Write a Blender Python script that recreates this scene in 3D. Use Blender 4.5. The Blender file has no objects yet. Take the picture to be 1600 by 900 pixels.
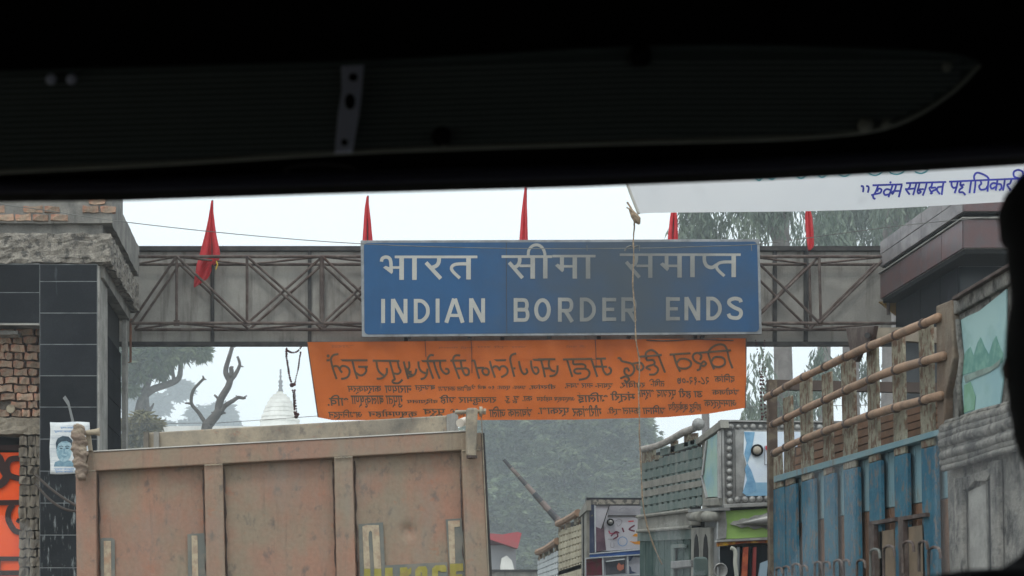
import bpy, bmesh, math, random
from mathutils import Vector, noise, Matrix
random.seed(7)
R = math.radians
S = bpy.context.scene
COL = S.collection

# ------------------------------------------------------------------ camera, world, sun, exposure
EYE, CX, HY, F = 1.9, 510.0, 1000.0, 2600.0          # eye height, vanishing point of the street, focal length in photo pixels
cam = bpy.data.cameras.new('camera'); camo = bpy.data.objects.new('camera', cam); COL.objects.link(camo)
camo.location = (0, 0, EYE); camo.rotation_euler = (R(90), 0, 0)
cam.sensor_width = 36; cam.lens = F / 1600 * 36
cam.shift_x = (800 - CX) / 1600; cam.shift_y = (HY - 450) / 1600
cam.clip_start = 0.05; cam.clip_end = 3000
cam.dof.use_dof = True; cam.dof.focus_distance = 19.4; cam.dof.aperture_fstop = 9.5
S.camera = camo
S.view_settings.view_transform = 'Standard'; S.view_settings.look = 'None'
S.view_settings.exposure = 0.0; S.view_settings.gamma = 1
S.cycles.use_denoising = True
S.cycles.max_bounces = 6; S.cycles.diffuse_bounces = 3; S.cycles.volume_bounces = 2
S.cycles.transparent_max_bounces = 8
W = bpy.data.worlds.new("World"); S.world = W; W.use_nodes = True
nt = W.node_tree; bg = nt.nodes['Background']
sky = nt.nodes.new('ShaderNodeTexSky'); sky.sky_type = 'NISHITA'; sky.sun_disc = False
SUN_EL, SUN_AZ = 58, 205
sky.sun_elevation = R(SUN_EL); sky.sun_rotation = R(SUN_AZ); sky.dust_density = 8; sky.air_density = 1.5
hs = nt.nodes.new('ShaderNodeHueSaturation'); hs.inputs['Saturation'].default_value = 0.25
mx = nt.nodes.new('ShaderNodeMix'); mx.data_type = 'RGBA'; mx.inputs[0].default_value = 0.82
mx.inputs[7].default_value = (15.0, 15.9, 16.6, 1)     # the even overcast cloud sheet
nt.links.new(sky.outputs[0], hs.inputs['Color']); nt.links.new(hs.outputs[0], mx.inputs[6])
nt.links.new(mx.outputs[2], bg.inputs[0]); bg.inputs[1].default_value = 0.1
sun = bpy.data.lights.new('sun', 'SUN'); sun.energy = 1.15; sun.angle = R(14); sun.color = (1, 0.97, 0.93)
so = bpy.data.objects.new('sun', sun); COL.objects.link(so)
so.rotation_euler = (R(90 - SUN_EL), 0, R(180 - SUN_AZ))
so.location = (0, 0, 60)

# ------------------------------------------------------------------ helpers
def P(px, py, Y):
    return Vector(((px - CX) / F * Y, Y, EYE + (HY - py) / F * Y))
def XP(px, Y): return (px - CX) / F * Y
def ZP(py, Y): return EYE + (HY - py) / F * Y
def SD(px, py, X):                                    # a point on a wall parallel to the street at distance X
    Y = X * F / (px - CX); return Vector((X, Y, EYE + (HY - py) / F * Y))
def lin(c):
    c = c / 255; return c / 12.92 if c <= .04045 else ((c + .055) / 1.055) ** 2.4
def C(r, g, b, k=0.74):                                # albedo from a colour seen under the overcast sky
    return tuple(min(.85, lin(v) / k) for v in (r, g, b)) + (1,)

def tag(o, label=None, cat=None, group=None, kind=None):
    if label: o['label'] = label
    if cat: o['category'] = cat
    if group: o['group'] = group
    if kind: o['kind'] = kind
    return o
def empty(name, loc, label=None, cat=None, group=None):
    o = bpy.data.objects.new(name, None); COL.objects.link(o); o.location = loc; o.empty_display_size = .2
    return tag(o, label, cat, group)
def origin(o):
    p = Vector((0, 0, 0))
    while o: p = p + Vector(o.location); o = o.parent
    return p

class MB:
    def __init__(s): s.v = []; s.f = []
    def add(s, vs, fs):
        n = len(s.v); s.v += [Vector(p) for p in vs]; s.f += [tuple(i + n for i in f) for f in fs]; return s
    def box(s, x0, x1, y0, y1, z0, z1):
        return s.add([(x0,y0,z0),(x1,y0,z0),(x1,y1,z0),(x0,y1,z0),(x0,y0,z1),(x1,y0,z1),(x1,y1,z1),(x0,y1,z1)],
                     [(0,3,2,1),(4,5,6,7),(0,1,5,4),(1,2,6,5),(2,3,7,6),(3,0,4,7)])
    def prism(s, pts, ext):                           # polygon pts pushed along ext
        pts = [Vector(p) for p in pts]; n = len(pts); e = Vector(ext)
        nrm = Vector((0,0,0))
        for i in range(n): nrm += pts[i].cross(pts[(i+1) % n])
        if nrm.dot(e) > 0: pts = pts[::-1]
        vs = pts + [p + e for p in pts]
        return s.add(vs, [tuple(range(n)), tuple(range(2*n-1, n-1, -1))] + [(i, i+n, (i+1) % n + n, (i+1) % n)[::-1] if False else ((i+1) % n, i, i+n, (i+1) % n + n) for i in range(n)])
    def poly(s, pts): return s.add(pts, [tuple(range(len(pts)))])
    def tube(s, pts, r, n=8, cap=True):
        pts = [Vector(p) for p in pts]; m = len(pts); rs = r if isinstance(r, (list, tuple)) else [r] * m
        up = None; rings = []
        for i, p in enumerate(pts):
            d = (pts[min(i+1, m-1)] - pts[max(i-1, 0)])
            if d.length < 1e-9: d = Vector((0, 0, 1))
            d.normalize()
            if up is None: up = Vector((0,0,1)) if abs(d.z) < .9 else Vector((1,0,0))
            a = d.cross(up); 
            if a.length < 1e-5: a = d.orthogonal()
            a.normalize(); b = a.cross(d).normalized(); up = b
            rings.append([p + (a * math.cos(2*math.pi*k/n) + b * math.sin(2*math.pi*k/n)) * rs[i] for k in range(n)])
        vs = [v for g in rings for v in g]; fs = []
        for i in range(m-1):
            for k in range(n):
                fs.append((i*n+k, i*n+(k+1) % n, (i+1)*n+(k+1) % n, (i+1)*n+k))
        if cap: fs += [tuple(range(n))[::-1], tuple((m-1)*n + k for k in range(n))]
        return s.add(vs, fs)
    def ball(s, c, r, n=10, m=6, sy=1, half=False):
        c = Vector(c); vs = []; fs = []
        for i in range(m+1):
            t = math.pi * i / m
            for k in range(n):
                a = 2*math.pi*k/n
                vs.append(c + Vector((math.sin(t)*math.cos(a)*r, math.cos(t)*r*sy, math.sin(t)*math.sin(a)*r)))
        for i in range(m):
            for k in range(n):
                fs.append((i*n+k, (i+1)*n+k, (i+1)*n+(k+1) % n, i*n+(k+1) % n))
        return s.add(vs, fs)
    def grid(s, fn, nu, nv):
        vs = [fn(i/nu, j/nv) for j in range(nv+1) for i in range(nu+1)]
        return s.add(vs, [(j*(nu+1)+i, j*(nu+1)+i+1, (j+1)*(nu+1)+i+1, (j+1)*(nu+1)+i) for j in range(nv) for i in range(nu)])
    def rough(s, x0, x1, y0, y1, z0, z1, amp=.02, res=.06, freq=9, seed=0):   # box with broken, uneven faces
        n = [max(2, min(60, int((b-a)/res))) for a, b in ((x0,x1),(y0,y1),(z0,z1))]
        def J(p):
            q = p*freq + Vector((seed, seed*1.7, 0))
            return p + Vector((noise.noise(q), noise.noise(q+Vector((31,0,0))), noise.noise(q+Vector((0,57,0))))) * amp * 1.6 \
                 + Vector((noise.noise(q*3), noise.noise(q*3+Vector((31,0,0))), noise.noise(q*3+Vector((0,57,0))))) * amp * .8
        L = lambda a, b, t: a+(b-a)*t
        g = s.grid
        g(lambda u, v: J(Vector((L(x0,x1,u), y0, L(z0,z1,v)))), n[0], n[2])
        g(lambda u, v: J(Vector((L(x1,x0,u), y1, L(z0,z1,v)))), n[0], n[2])
        g(lambda u, v: J(Vector((x1, L(y0,y1,u), L(z0,z1,v)))), n[1], n[2])
        g(lambda u, v: J(Vector((x0, L(y1,y0,u), L(z0,z1,v)))), n[1], n[2])
        g(lambda u, v: J(Vector((L(x0,x1,u), L(y0,y1,v), z1))), n[0], n[1])
        g(lambda u, v: J(Vector((L(x0,x1,u), L(y1,y0,v), z0))), n[0], n[1])
        return s
    def build(s, name, m, parent=None, smooth=False, bev=0, solid=0, kind=None, label=None):
        o0 = origin(parent) if parent else Vector((0,0,0))
        me = bpy.data.meshes.new(name); me.from_pydata([v - o0 for v in s.v], [], s.f)
        me.materials.append(m)
        if smooth: me.polygons.foreach_set('use_smooth', [True]*len(me.polygons))
        me.update()
        o = bpy.data.objects.new(name, me); COL.objects.link(o); o.parent = parent
        if bev:
            b = o.modifiers.new('bevel', 'BEVEL'); b.width = bev; b.segments = 2; b.limit_method = 'ANGLE'
        if solid:
            b = o.modifiers.new('solid', 'SOLIDIFY'); b.thickness = solid; b.offset = 0
        if kind: o['kind'] = kind
        if label: o['label'] = label
        return o
def thing(name, mb, m, label, cat, group=None, **k):    # a thing that is one mesh, its origin at its base
    lo = Vector((sum(v.x for v in mb.v)/len(mb.v), sum(v.y for v in mb.v)/len(mb.v), min(v.z for v in mb.v)))
    for v in mb.v: v -= lo
    o = mb.build(name, m, None, **k); o.location = lo
    return tag(o, label, cat, group)

# ------------------------------------------------------------------ materials
def mat(name, c1, c2=None, scale=3, lo=.4, hi=.65, rough=.8, bump=0, bscale=40, dirt=None, dscale=(2,2,2), dlo=.5, dhi=.7,
        damt=.8, metal=0, rand=0, fine=0, spec=.3, trans=0, detail=6):
    m = bpy.data.materials.new(name); m.use_nodes = True; t = m.node_tree; N = t.nodes; Lk = t.links
    b = N['Principled BSDF']; b.inputs['Roughness'].default_value = rough; b.inputs['Metallic'].default_value = metal
    b.inputs['Specular IOR Level'].default_value = spec
    tc = N.new('ShaderNodeTexCoord'); co = tc.outputs['Object']
    def nz(sc, vec=None, det=detail):
        n = N.new('ShaderNodeTexNoise'); n.inputs['Detail'].default_value = det; n.inputs['Roughness'].default_value = .62
        if vec:
            mp = N.new('ShaderNodeMapping'); mp.inputs['Scale'].default_value = vec; Lk.new(co, mp.inputs[0]); Lk.new(mp.outputs[0], n.inputs['Vector'])
            n.inputs['Scale'].default_value = 1
        else:
            Lk.new(co, n.inputs['Vector']); n.inputs['Scale'].default_value = sc
        return n.outputs[0]
    def rampd(s, a, c, amt=1):
        r = N.new('ShaderNodeMapRange'); r.inputs[1].default_value = a; r.inputs[2].default_value = c; r.inputs[4].default_value = amt
        r.interpolation_type = 'SMOOTHSTEP'; Lk.new(s, r.inputs[0]); return r.outputs[0]
    def mixc(f, a, c):
        x = N.new('ShaderNodeMix'); x.data_type = 'RGBA'; Lk.new(f, x.inputs[0])
        for s_, i in ((a, 6), (c, 7)):
            if isinstance(s_, tuple): x.inputs[i].default_value = s_
            else: Lk.new(s_, x.inputs[i])
        return x.outputs[2]
    col = c1
    if c2: col = mixc(rampd(nz(scale), lo, hi), c1, c2)
    if dirt: col = mixc(rampd(nz(1, dscale), dlo, dhi, damt), col, dirt)
    if fine or rand:
        h = N.new('ShaderNodeHueSaturation')
        if isinstance(col, tuple): h.inputs['Color'].default_value = col
        else: Lk.new(col, h.inputs['Color'])
        src = None
        if fine:
            r = N.new('ShaderNodeMapRange'); r.inputs[1].default_value = .3; r.inputs[2].default_value = .7
            r.inputs[3].default_value = 1-fine; r.inputs[4].default_value = 1+fine; Lk.new(nz(bscale*1.5), r.inputs[0]); src = r.outputs[0]
        if rand:
            oi = N.new('ShaderNodeObjectInfo'); r = N.new('ShaderNodeMapRange')
            r.inputs[3].default_value = 1-rand; r.inputs[4].default_value = 1+rand; Lk.new(oi.outputs['Random'], r.inputs[0])
            if src:
                mu = N.new('ShaderNodeMath'); mu.operation = 'MULTIPLY'; Lk.new(src, mu.inputs[0]); Lk.new(r.outputs[0], mu.inputs[1]); src = mu.outputs[0]
            else: src = r.outputs[0]
        Lk.new(src, h.inputs['Value']); col = h.outputs[0]
    if isinstance(col, tuple): b.inputs['Base Color'].default_value = col
    else: Lk.new(col, b.inputs['Base Color'])
    if bump:
        bp = N.new('ShaderNodeBump'); bp.inputs['Strength'].default_value = bump; bp.inputs['Distance'].default_value = .02
        Lk.new(nz(bscale), bp.inputs['Height']); Lk.new(bp.outputs[0], b.inputs['Normal'])
    if trans:                                            # thin cloth and leaves pass some light
        tr = N.new('ShaderNodeBsdfTranslucent'); ms = N.new('ShaderNodeMixShader'); ms.inputs[0].default_value = trans
        if isinstance(col, tuple): tr.inputs[0].default_value = col
        else: Lk.new(col, tr.inputs[0])
        Lk.new(b.outputs[0], ms.inputs[1]); Lk.new(tr.outputs[0], ms.inputs[2]); Lk.new(ms.outputs[0], N['Material Output'].inputs['Surface'])
    return m
M = {}
M['asphalt'] = mat('asphalt', (.06,.058,.055,1), (.10,.095,.085,1), 2, bump=.4)
M['soil'] = mat('soil', (.16,.13,.10,1), (.22,.19,.15,1), .5, bump=.4)
M['concrete'] = mat('concrete', C(100,98,94), C(122,119,113), 3, bump=.3, dirt=C(64,63,62), dscale=(6,6,1), damt=.7, fine=.12)
M['concrete_light'] = mat('concrete_light', C(135,133,128), C(110,108,104), 4, bump=.2, dirt=C(80,80,78), dscale=(9,9,1.5), damt=.7, fine=.12)
M['concrete_rough'] = mat('concrete_rough', C(104,99,92), C(134,128,119), 12, bump=1, bscale=40, dirt=C(60,58,56), dscale=(14,14,14), dlo=.5, dhi=.62, damt=.8, fine=.3)
M['mortar'] = mat('mortar', C(84,78,72), C(104,98,90), 8, bump=.8, bscale=30, fine=.2)
M['brick'] = mat('brick', C(146,100,82), C(140,118,98), 2.5, bump=.6, bscale=25, dirt=C(120,110,98), dscale=(5,5,5), dlo=.42, dhi=.7, damt=.75, rand=.3, fine=.18)
M['block'] = mat('block', C(112,104,92), C(96,88,78), 5, bump=.8, bscale=25, dirt=C(70,65,60), dscale=(6,6,6), damt=.7, rand=.22, fine=.18)
M['granite_black'] = mat('granite_black', (.010,.0118,.015,1), (.017,.019,.023,1), 2.5, rough=.45, dirt=C(92,96,100), dscale=(11,11,2.2), dlo=.60, dhi=.78, damt=.45, spec=.12, rand=.25, fine=.25)
M['granite_dripped'] = mat('granite_dripped', (.010,.0115,.014,1), (.018,.02,.023,1), 2.5, rough=.45, dirt=C(120,124,124), dscale=(26,26,5), dlo=.54, dhi=.66, damt=.8, spec=.12, rand=.2, fine=.25)
M['granite_side'] = mat('granite_side', (.009,.010,.012,1), (.014,.015,.018,1), 2.5, rough=.9, spec=.03)
M['granite_red'] = mat('granite_red', C(84,60,60), C(76,66,68), 6, rough=.35, dirt=C(120,110,108), dscale=(9,9,2), dlo=.58, dhi=.8, damt=.35, rand=.15, fine=.15, spec=.5)
M['granite_grey'] = mat('granite_grey', C(122,117,117), C(92,86,88), 3, rough=.4, dirt=C(140,136,132), dscale=(8,8,2), dlo=.55, dhi=.8, damt=.4, rand=.12, fine=.15)
M['glass_dark'] = mat('glass_dark', (.008,.013,.017,1), rough=.25, spec=.35)
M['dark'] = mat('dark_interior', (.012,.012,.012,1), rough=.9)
M['grout'] = mat('grout', C(122,124,124), C(98,100,102), 6, rough=.9)
M['cladding'] = mat('cladding', C(126,123,118), C(140,137,131), 2.5, rough=.75, dirt=C(88,83,78), dscale=(9,9,.9), dlo=.5, dhi=.72, damt=.75, fine=.08, rand=.06, bump=.15)
M['steel_rust'] = mat('steel_rust', C(66,54,50), C(92,82,76), 7, rough=.7, dirt=C(60,40,32), dscale=(5,5,5), damt=.7, fine=.15, rand=.15)
M['steel_dark'] = mat('steel_dark', C(46,45,46), C(62,60,58), 7, rough=.7)
M['flag_red'] = mat('flag_red', (.72,.06,.075,1), (.78,.09,.10,1), 5, rough=.85, trans=.35, fine=.05)
M['ribbon'] = mat('ribbon', C(190,160,60), rough=.8)
M['rope'] = mat('rope', C(112,98,82), C(136,118,98), 30, rough=.9, fine=.3)
M['wire'] = mat('wire', C(100,100,96), C(80,80,78), 3, rough=.6)
M['bead_dark'] = mat('bead_dark', C(70,28,28), C(44,26,26), 20, rough=.6)
M['bark'] = mat('bark', (.06,.052,.045,1), (.10,.09,.08,1), 4, bump=.6, fine=.2)
M['bark_pale'] = mat('bark_pale', (.19,.165,.15,1), (.12,.10,.09,1), 1.3, dirt=(.26,.24,.22,1), dscale=(3,3,.6), damt=.6, bump=.4, fine=.2)
def leafm(n, a, b, s=.5): return mat(n, a, b, s, rough=.55, trans=.25, fine=.25, bscale=6, spec=.5, lo=.35, hi=.65)
M['leaf_mango'] = leafm('leaf_mango', (.045,.085,.045,1), (.22,.27,.14,1), .38)
M['leaf_neem'] = leafm('leaf_neem', (.06,.10,.045,1), (.14,.17,.075,1))
M['leaf_euc'] = leafm('leaf_euc', (.07,.11,.075,1), (.15,.19,.13,1))
M['leaf_yellow'] = leafm('leaf_yellow', (.12,.11,.035,1), (.20,.16,.06,1))
M['leaf_dark'] = leafm('leaf_dark', (.04,.05,.035,1), (.06,.07,.05,1))
M['whitewash'] = mat('whitewash', (.75,.74,.70,1), (.66,.65,.61,1), 1, dirt=(.4,.39,.36,1), dscale=(1,1,.3), damt=.4)
M['grey_paint'] = mat('grey_paint', C(120,120,122), rough=.7)
M['roof_red'] = mat('roof_red', (.40,.06,.07,1), (.34,.08,.08,1), 2)
M['stripe_white'] = mat('stripe_white', C(122,110,106), C(104,94,90), 6)
M['stripe_black'] = mat('stripe_black', C(70,72,76), C(96,90,88), 6)

# the sign's paint carries a wide patch of soot right of its centre
def sooty(name, base, soot, cx, cz, wx, wz, amt=.85, lo=None):
    m = mat(name, base, lo or tuple(v*.9 for v in base[:3])+(1,), 2.5, rough=.5, dirt=C(120,122,124), dscale=(7,7,2), dlo=.6, dhi=.85, damt=.25, fine=.05)
    t = m.node_tree; N = t.nodes; Lk = t.links; b = N['Principled BSDF']
    src = b.inputs['Base Color'].links[0].from_socket
    tc = N.new('ShaderNodeTexCoord'); mp = N.new('ShaderNodeMapping'); mp.inputs['Location'].default_value = (-cx/wx, 0, -cz/wz); mp.inputs['Scale'].default_value = (1/wx, 0, 1/wz)
    Lk.new(tc.outputs['Object'], mp.inputs[0])
    ln = N.new('ShaderNodeVectorMath'); ln.operation = 'LENGTH'; Lk.new(mp.outputs[0], ln.inputs[0])
    nz = N.new('ShaderNodeTexNoise'); nz.inputs['Scale'].default_value = 3; nz.inputs['Detail'].default_value = 8; Lk.new(tc.outputs['Object'], nz.inputs['Vector'])
    ad = N.new('ShaderNodeMath'); ad.operation = 'MULTIPLY_ADD'; ad.inputs[1].default_value = .9; Lk.new(nz.outputs[0], ad.inputs[0]); Lk.new(ln.outputs['Value'], ad.inputs[2])
    r = N.new('ShaderNodeMapRange'); r.interpolation_type = 'SMOOTHSTEP'; r.inputs[1].default_value = 1.85; r.inputs[2].default_value = .42; r.inputs[3].default_value = 0; r.inputs[4].default_value = amt
    Lk.new(ad.outputs[0], r.inputs[0])
    x = N.new('ShaderNodeMix'); x.data_type = 'RGBA'; Lk.new(r.outputs[0], x.inputs[0]); Lk.new(src, x.inputs[6]); x.inputs[7].default_value = soot
    Lk.new(x.outputs[2], b.inputs['Base Color'])
    return m

# ------------------------------------------------------------------ lettering helpers
def smooth_pts(pts, k=4):
    if len(pts) < 3: return pts
    out = []
    for i in range(len(pts)-1):
        p0, p1, p2, p3 = pts[max(i-1,0)], pts[i], pts[i+1], pts[min(i+2, len(pts)-1)]
        for j in range(k):
            t = j/k; out.append(tuple(.5*(2*b+(c-a)*t+(2*a-5*b+4*c-d)*t*t+(-a+3*b-3*c+d)*t**3) for a, b, c, d in zip(p0, p1, p2, p3)))
    return out + [pts[-1]]
def stroke(mb, pts, w, mp, off, soft=True):
    """a painted stroke: a ribbon of width w (pixels) along pts, mapped on its surface by mp(px,py,off)"""
    if soft: pts = smooth_pts(pts)
    q = [Vector(p) for p in pts]; n = len(q); L_ = []; R_ = []
    closed = n > 3 and (q[0]-q[-1]).length < 1e-3
    for i in range(n):
        a = q[i-1] if i else (q[-2] if closed else None); c = q[i+1] if i < n-1 else (q[1] if closed else None)
        d1 = (q[i]-a).normalized() if a is not None else None; d2 = (c-q[i]).normalized() if c is not None else None
        if d1 is None: d1 = d2
        if d2 is None: d2 = d1
        d = d1+d2
        if d.length < .3: d = d1.copy()
        d.normalize(); nn = Vector((-d.y, d.x)); k = 1/max(.6, nn.dot(Vector((-d1.y, d1.x))))
        L_.append(q[i]+nn*w/2*k); R_.append(q[i]-nn*w/2*k)
    vs = [mp(p.x, p.y, off) for p in L_+R_]
    mb.add(vs, [(i, i+1, n+i+1, n+i) for i in range(n-1)])
def disc(mb, x, y, r, mp, off, n=14, ry=None):
    mb.poly([mp(x+r*math.cos(2*math.pi*k/n), y+(ry or r)*math.sin(2*math.pi*k/n), off) for k in range(n)][::-1])
def ring(mb, x, y, rx, ry, w, mp, off, n=20, a0=0, a1=360):
    full = a1-a0 >= 360
    stroke(mb, [(x+rx*math.cos(R(a0+(a1-a0)*k/n)), y+ry*math.sin(R(a0+(a1-a0)*k/n))) for k in range(n+1)], w, mp, off, False)
def text2d(s):
    c = bpy.data.curves.new('tmp', 'FONT'); c.body = s; c.size = 1; c.resolution_u = 2; c.offset = .022
    o = bpy.data.objects.new('tmp', c); COL.objects.link(o)
    bpy.context.view_layer.update()
    me = bpy.data.meshes.new_from_object(o.evaluated_get(bpy.context.evaluated_depsgraph_get()))
    vs = [(v.co.x, v.co.y) for v in me.vertices]; fs = [tuple(p.vertices) for p in me.polygons]
    bpy.data.objects.remove(o); bpy.data.curves.remove(c); bpy.data.meshes.remove(me)
    return vs, fs
def textfit(mb, s, x0, x1, y0, y1, mp, off, mirror=False, shear=0, slope=0):
    """the text s fitted in the pixel box; y0 is its top edge"""
    vs, fs = text2d(s)
    if not vs: return
    ax = min(v[0] for v in vs); bx = max(v[0] for v in vs); ay = min(v[1] for v in vs); by = max(v[1] for v in vs)
    out = []
    for x, y in vs:
        u = (x-ax)/(bx-ax); v = (y-ay)/(by-ay)
        if mirror: u = 1-u
        px = x0+(x1-x0)*u; py = y1+(y0-y1)*v + slope*(px-x0)
        px += shear*(y1-py); out.append(mp(px, py, off))
    mb.add(out, fs)
def zoomer(x0, y0, s): return lambda pts: [(x0+a/s, y0+b/s) for a, b in pts]

# ------------------------------------------------------------------ the setting: ground, road, kerbs
g = MB(); g.grid(lambda u, v: Vector((-400+800*u, -30+480*v, -.02 + (.25*noise.noise(Vector((u*40, v*30, 0))) if abs(-400+800*u) > 12 else 0))), 80, 60)
g.build('ground', M['soil'], kind='structure', smooth=True)
MB().box(-2.0, 6.2, -25, 200, -.3, -.004+.01).build('road', M['asphalt'], kind='structure')
MB().box(-2.25, -2.003, 15, 60, -.2, .14).build('kerb_left', M['concrete'], kind='structure', bev=.01)
MB().box(6.203, 6.45, 15, 60, -.2, .14).build('kerb_right', M['concrete'], kind='structure', bev=.01)

# ------------------------------------------------------------------ gantry across the road
GY = 19.4
gr = empty('gantry', (-2.2, GY, 0), 'grey sheet clad footbridge like gantry with rusty pipe truss spanning the road', 'gantry')
zt, zb = ZP(401, GY), ZP(505, GY); GB = GY+.4; CLY = GY+.47
x0g, x1g = XP(205, GY), XP(1402, GY)
sup = [(x0g, 2.19), (2.2, x1g)]
cuts = [-2.55, -1.36, -.2, .95, 2.1, 3.25, 4.4, 5.35, 5.72, 6.75]
ztop, zbot = ZP(393, CLY), ZP(535, CLY)
for a, b in zip(cuts, cuts[1:]):
    MB().box(a+.004, b-.004, CLY+.003*random.random(), CLY+.03, zbot, ztop).build('cladding_panel', M['cladding'], gr, bev=.004)
for a in cuts[1:-1]:
    MB().box(a-.022, a+.022, CLY-.03, CLY-.002, zbot, ztop).build('post', M['steel_dark'], gr)
MB().box(-2.55, 6.75, CLY-.05, CLY+.15, ztop+.001, ztop+.055).build('coping', M['steel_dark'], gr)
MB().box(-2.55, 6.75, CLY-.06, CLY+.02, zbot-.05, zbot-.001).build('bottom_flange', M['steel_dark'], gr)
MB().box(-2.55, 6.75, CLY+.031, CLY+.10, zbot-.03, zbot+.02).build('deck', M['concrete'], gr)
MB().box(-2.55, 6.75, CLY+.10, CLY+.12, zbot+.03, ztop).build('rear_cladding', M['cladding'], gr)
for Y in (GY, GB):
    for z in (zt, zb):
        MB().tube([(x0g, Y, z), (x1g, Y, z)], .019).build('chord', M['steel_rust'], gr)
nodes_px = [165, 276, 386, 503, 615, 727, 839, 951, 1063, 1174, 1280, 1385]
nx = [XP(p, GY) for p in nodes_px]
for i, x in enumerate(nx):
    if 0 < i < len(nx)-1:
        for Y in (GY, GB):
            if Y == GB and i not in (3, 10): continue
            MB().tube([(x, Y, zt), (x+.02*(i == 10), Y, zb)], .017 if i != 3 else .028).build('strut', M['steel_rust'], gr)
        MB().box(x-.035, x+.035, GY-.012, GY+.012, zb-.03, zb+.035).build('gusset', M['steel_rust'], gr)
for i in range(len(nx)-1):
    a, b = nx[i], nx[i+1]; e = .02
    segs = []
    if i in (0,): segs = [((b, zt), (max(a, x0g)-.0, zb+.45*(0)))]
    elif i in (1,): segs = [((a, zt), (b, zb))]
    elif i == len(nx)-2: segs = [((a, zb), (b, zt))]
    else: segs = [((a, zt), (b, zb)), ((a, zb), (b, zt))]
    for k, (p, q) in enumerate(segs):
        for Y in (GY, GB):
            yy = Y + (.02 if k else -.016)
            MB().tube([(p[0], yy, p[1]), (q[0], yy, q[1])], .0155).build('diagonal', M['steel_rust'], gr)
    for z in (zt, zb):                                  # flat lacing between the front and the back truss
        f, h = ((GB, GY) if i % 2 else (GY, GB))
        MB().tube([(max(a, x0g), h, z), (b, f, z)], .013).build('lacing', M['steel_rust'], gr)
MB().tube([(XP(204,GY), GY, ZP(498,GY)), (XP(204,GY), GY, ZP(566,GY)), (XP(199,GY), GY, ZP(566,GY))], .014).build('down_pipe', mat('rust_orange', C(120,80,58), C(90,64,52), 8), gr)
MB().tube([(XP(1388,GY), GY, ZP(470,GY)), (XP(1388,GY), GY, ZP(492,GY))], .02).build('strut', M['steel_rust'], gr)

# ------------------------------------------------------------------ the blue border sign
SY = GY-.12
so_ = P(565, 527, SY); so_.z = ZP(525, SY)
sr = empty('border_sign', so_, 'large blue road sign with grey Hindi and English letters mounted across the gantry', 'sign')
def sx(px): return XP(px, SY)-so_.x
blue = sooty('sign_blue', C(24,70,110,.78), C(56,64,72,.8), sx(975), .50, 1.6, 2.2, .97)
ltr = sooty('sign_letter', C(156,154,148), C(78,80,80), sx(985), .50, 1.45, 2.0, .88)
edge = mat('sign_edge', C(128,130,132), C(104,106,108), 5, rough=.6, dirt=C(90,88,86), dscale=(4,4,4), damt=.5)
Q = lambda px, py, off=0: P(px, py, SY) + Vector((0, -off, 0))
A4 = [(563.5,375.5),(1187,373.5),(1190.5,522),(565.5,526.5)]
MB().prism([Q(*p) for p in A4], (0, .05, 0)).build('panel', edge, sr, bev=.004)
inner = []
I4 = [(568.5,379.5),(1183,377.5),(1186,518.5),(569.5,522.5)]
for (x, y), (sxn, syn), a0 in zip(I4, ((1,1),(-1,1),(-1,-1),(1,-1)), (180, 270, 0, 90)):
    for k in range(5):
        a = R(a0+90*k/4); inner.append((x+sxn*6+6*math.cos(a), y+syn*6+6*math.sin(a)))
inner_w = [Q(x, y, .004) for x, y in inner][::-1]
MB().prism(inner_w, (0, .003, 0)).build('blue_face', blue, sr)
MB().prism([Q(790.6,379,.006), Q(791.5,379,.006), Q(792.2,521,.006), Q(791.3,521,.006)], (0,.0012,0)).build('seam', M['steel_dark'], sr)
z6, z7 = zoomer(550, 350, 4.571), zoomer(850, 350, 4.444)
def sign_letter(strokes, zz, s):
    mb = MB(); z0 = .0069 if len(strokes) == 1 and strokes[0][0] < 25 else .0076
    for k, (w, pts, *sm) in enumerate(strokes):
        if w == 0: mb.poly([Q(x, y, z0+.0006*k) for x, y in zz(pts)][::-1])
        else: stroke(mb, zz(pts), w*.86/s, Q, z0+.0006*k, bool(sm))
    mb.build('letter', ltr, sr)
def knot(x, y): return (0, [(x-46,y+2),(x-28,y-12),(x+16,y+12),(x+16,y+34),(x+4,y+48)])
s6 = lambda st: sign_letter(st, z6, 4.571)
s7 = lambda st: sign_letter(st, z7, 4.444)
s6([(22, [(305,236),(895,236)])])
s6([(28, [(210,270),(216,248),(240,237),(266,245),(277,272),(279,330)], 1), (0, [(222,312),(240,300),(292,320),(292,345),(283,358)]), (20, [(284,312),(345,312)]), (38, [(354,240),(354,400)])])
s6([(38, [(446,240),(446,400)])])
s6([(32, [(528,276),(634,391)]), (32, [(620,240),(620,270),(604,298),(568,314)], 1)])
s6([(38, [(832,240),(832,397)]), (26, [(832,286),(765,286),(726,294),(710,315),(722,342),(770,388)], 1)])
s6([(22, [(1068,234),(1429,234)])]); s7([(20, [(58,224),(357,224)])])
s6([(30, [(1122,276),(1218,387)]), (30, [(1196,238),(1196,270),(1182,298),(1158,310)], 1), (22, [(1196,300),(1275,300)]), (38, [(1290,238),(1290,392)])])
s6([(36, [(1380,238),(1380,390)]), (24, [(1258,232),(1262,190),(1285,160),(1318,150),(1350,162),(1372,195),(1380,240)], 1)])
s7([(32, [(124,230),(124,318)]), knot(122,288), (20, [(130,295),(200,295)]), (36, [(213,228),(213,380)])])
s7([(36, [(305,228),(305,380)])])
s7([(20, [(525,214),(1365,214)])])
s7([(28, [(570,264),(662,372)]), (28, [(640,218),(640,255),(625,284),(600,294)], 1), (20, [(640,292),(725,292)]), (34, [(737,218),(737,375)])])
s7([(30, [(850,218),(850,308)]), knot(850,280), (20, [(855,292),(925,292)]), (36, [(940,218),(940,373)])])
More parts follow.
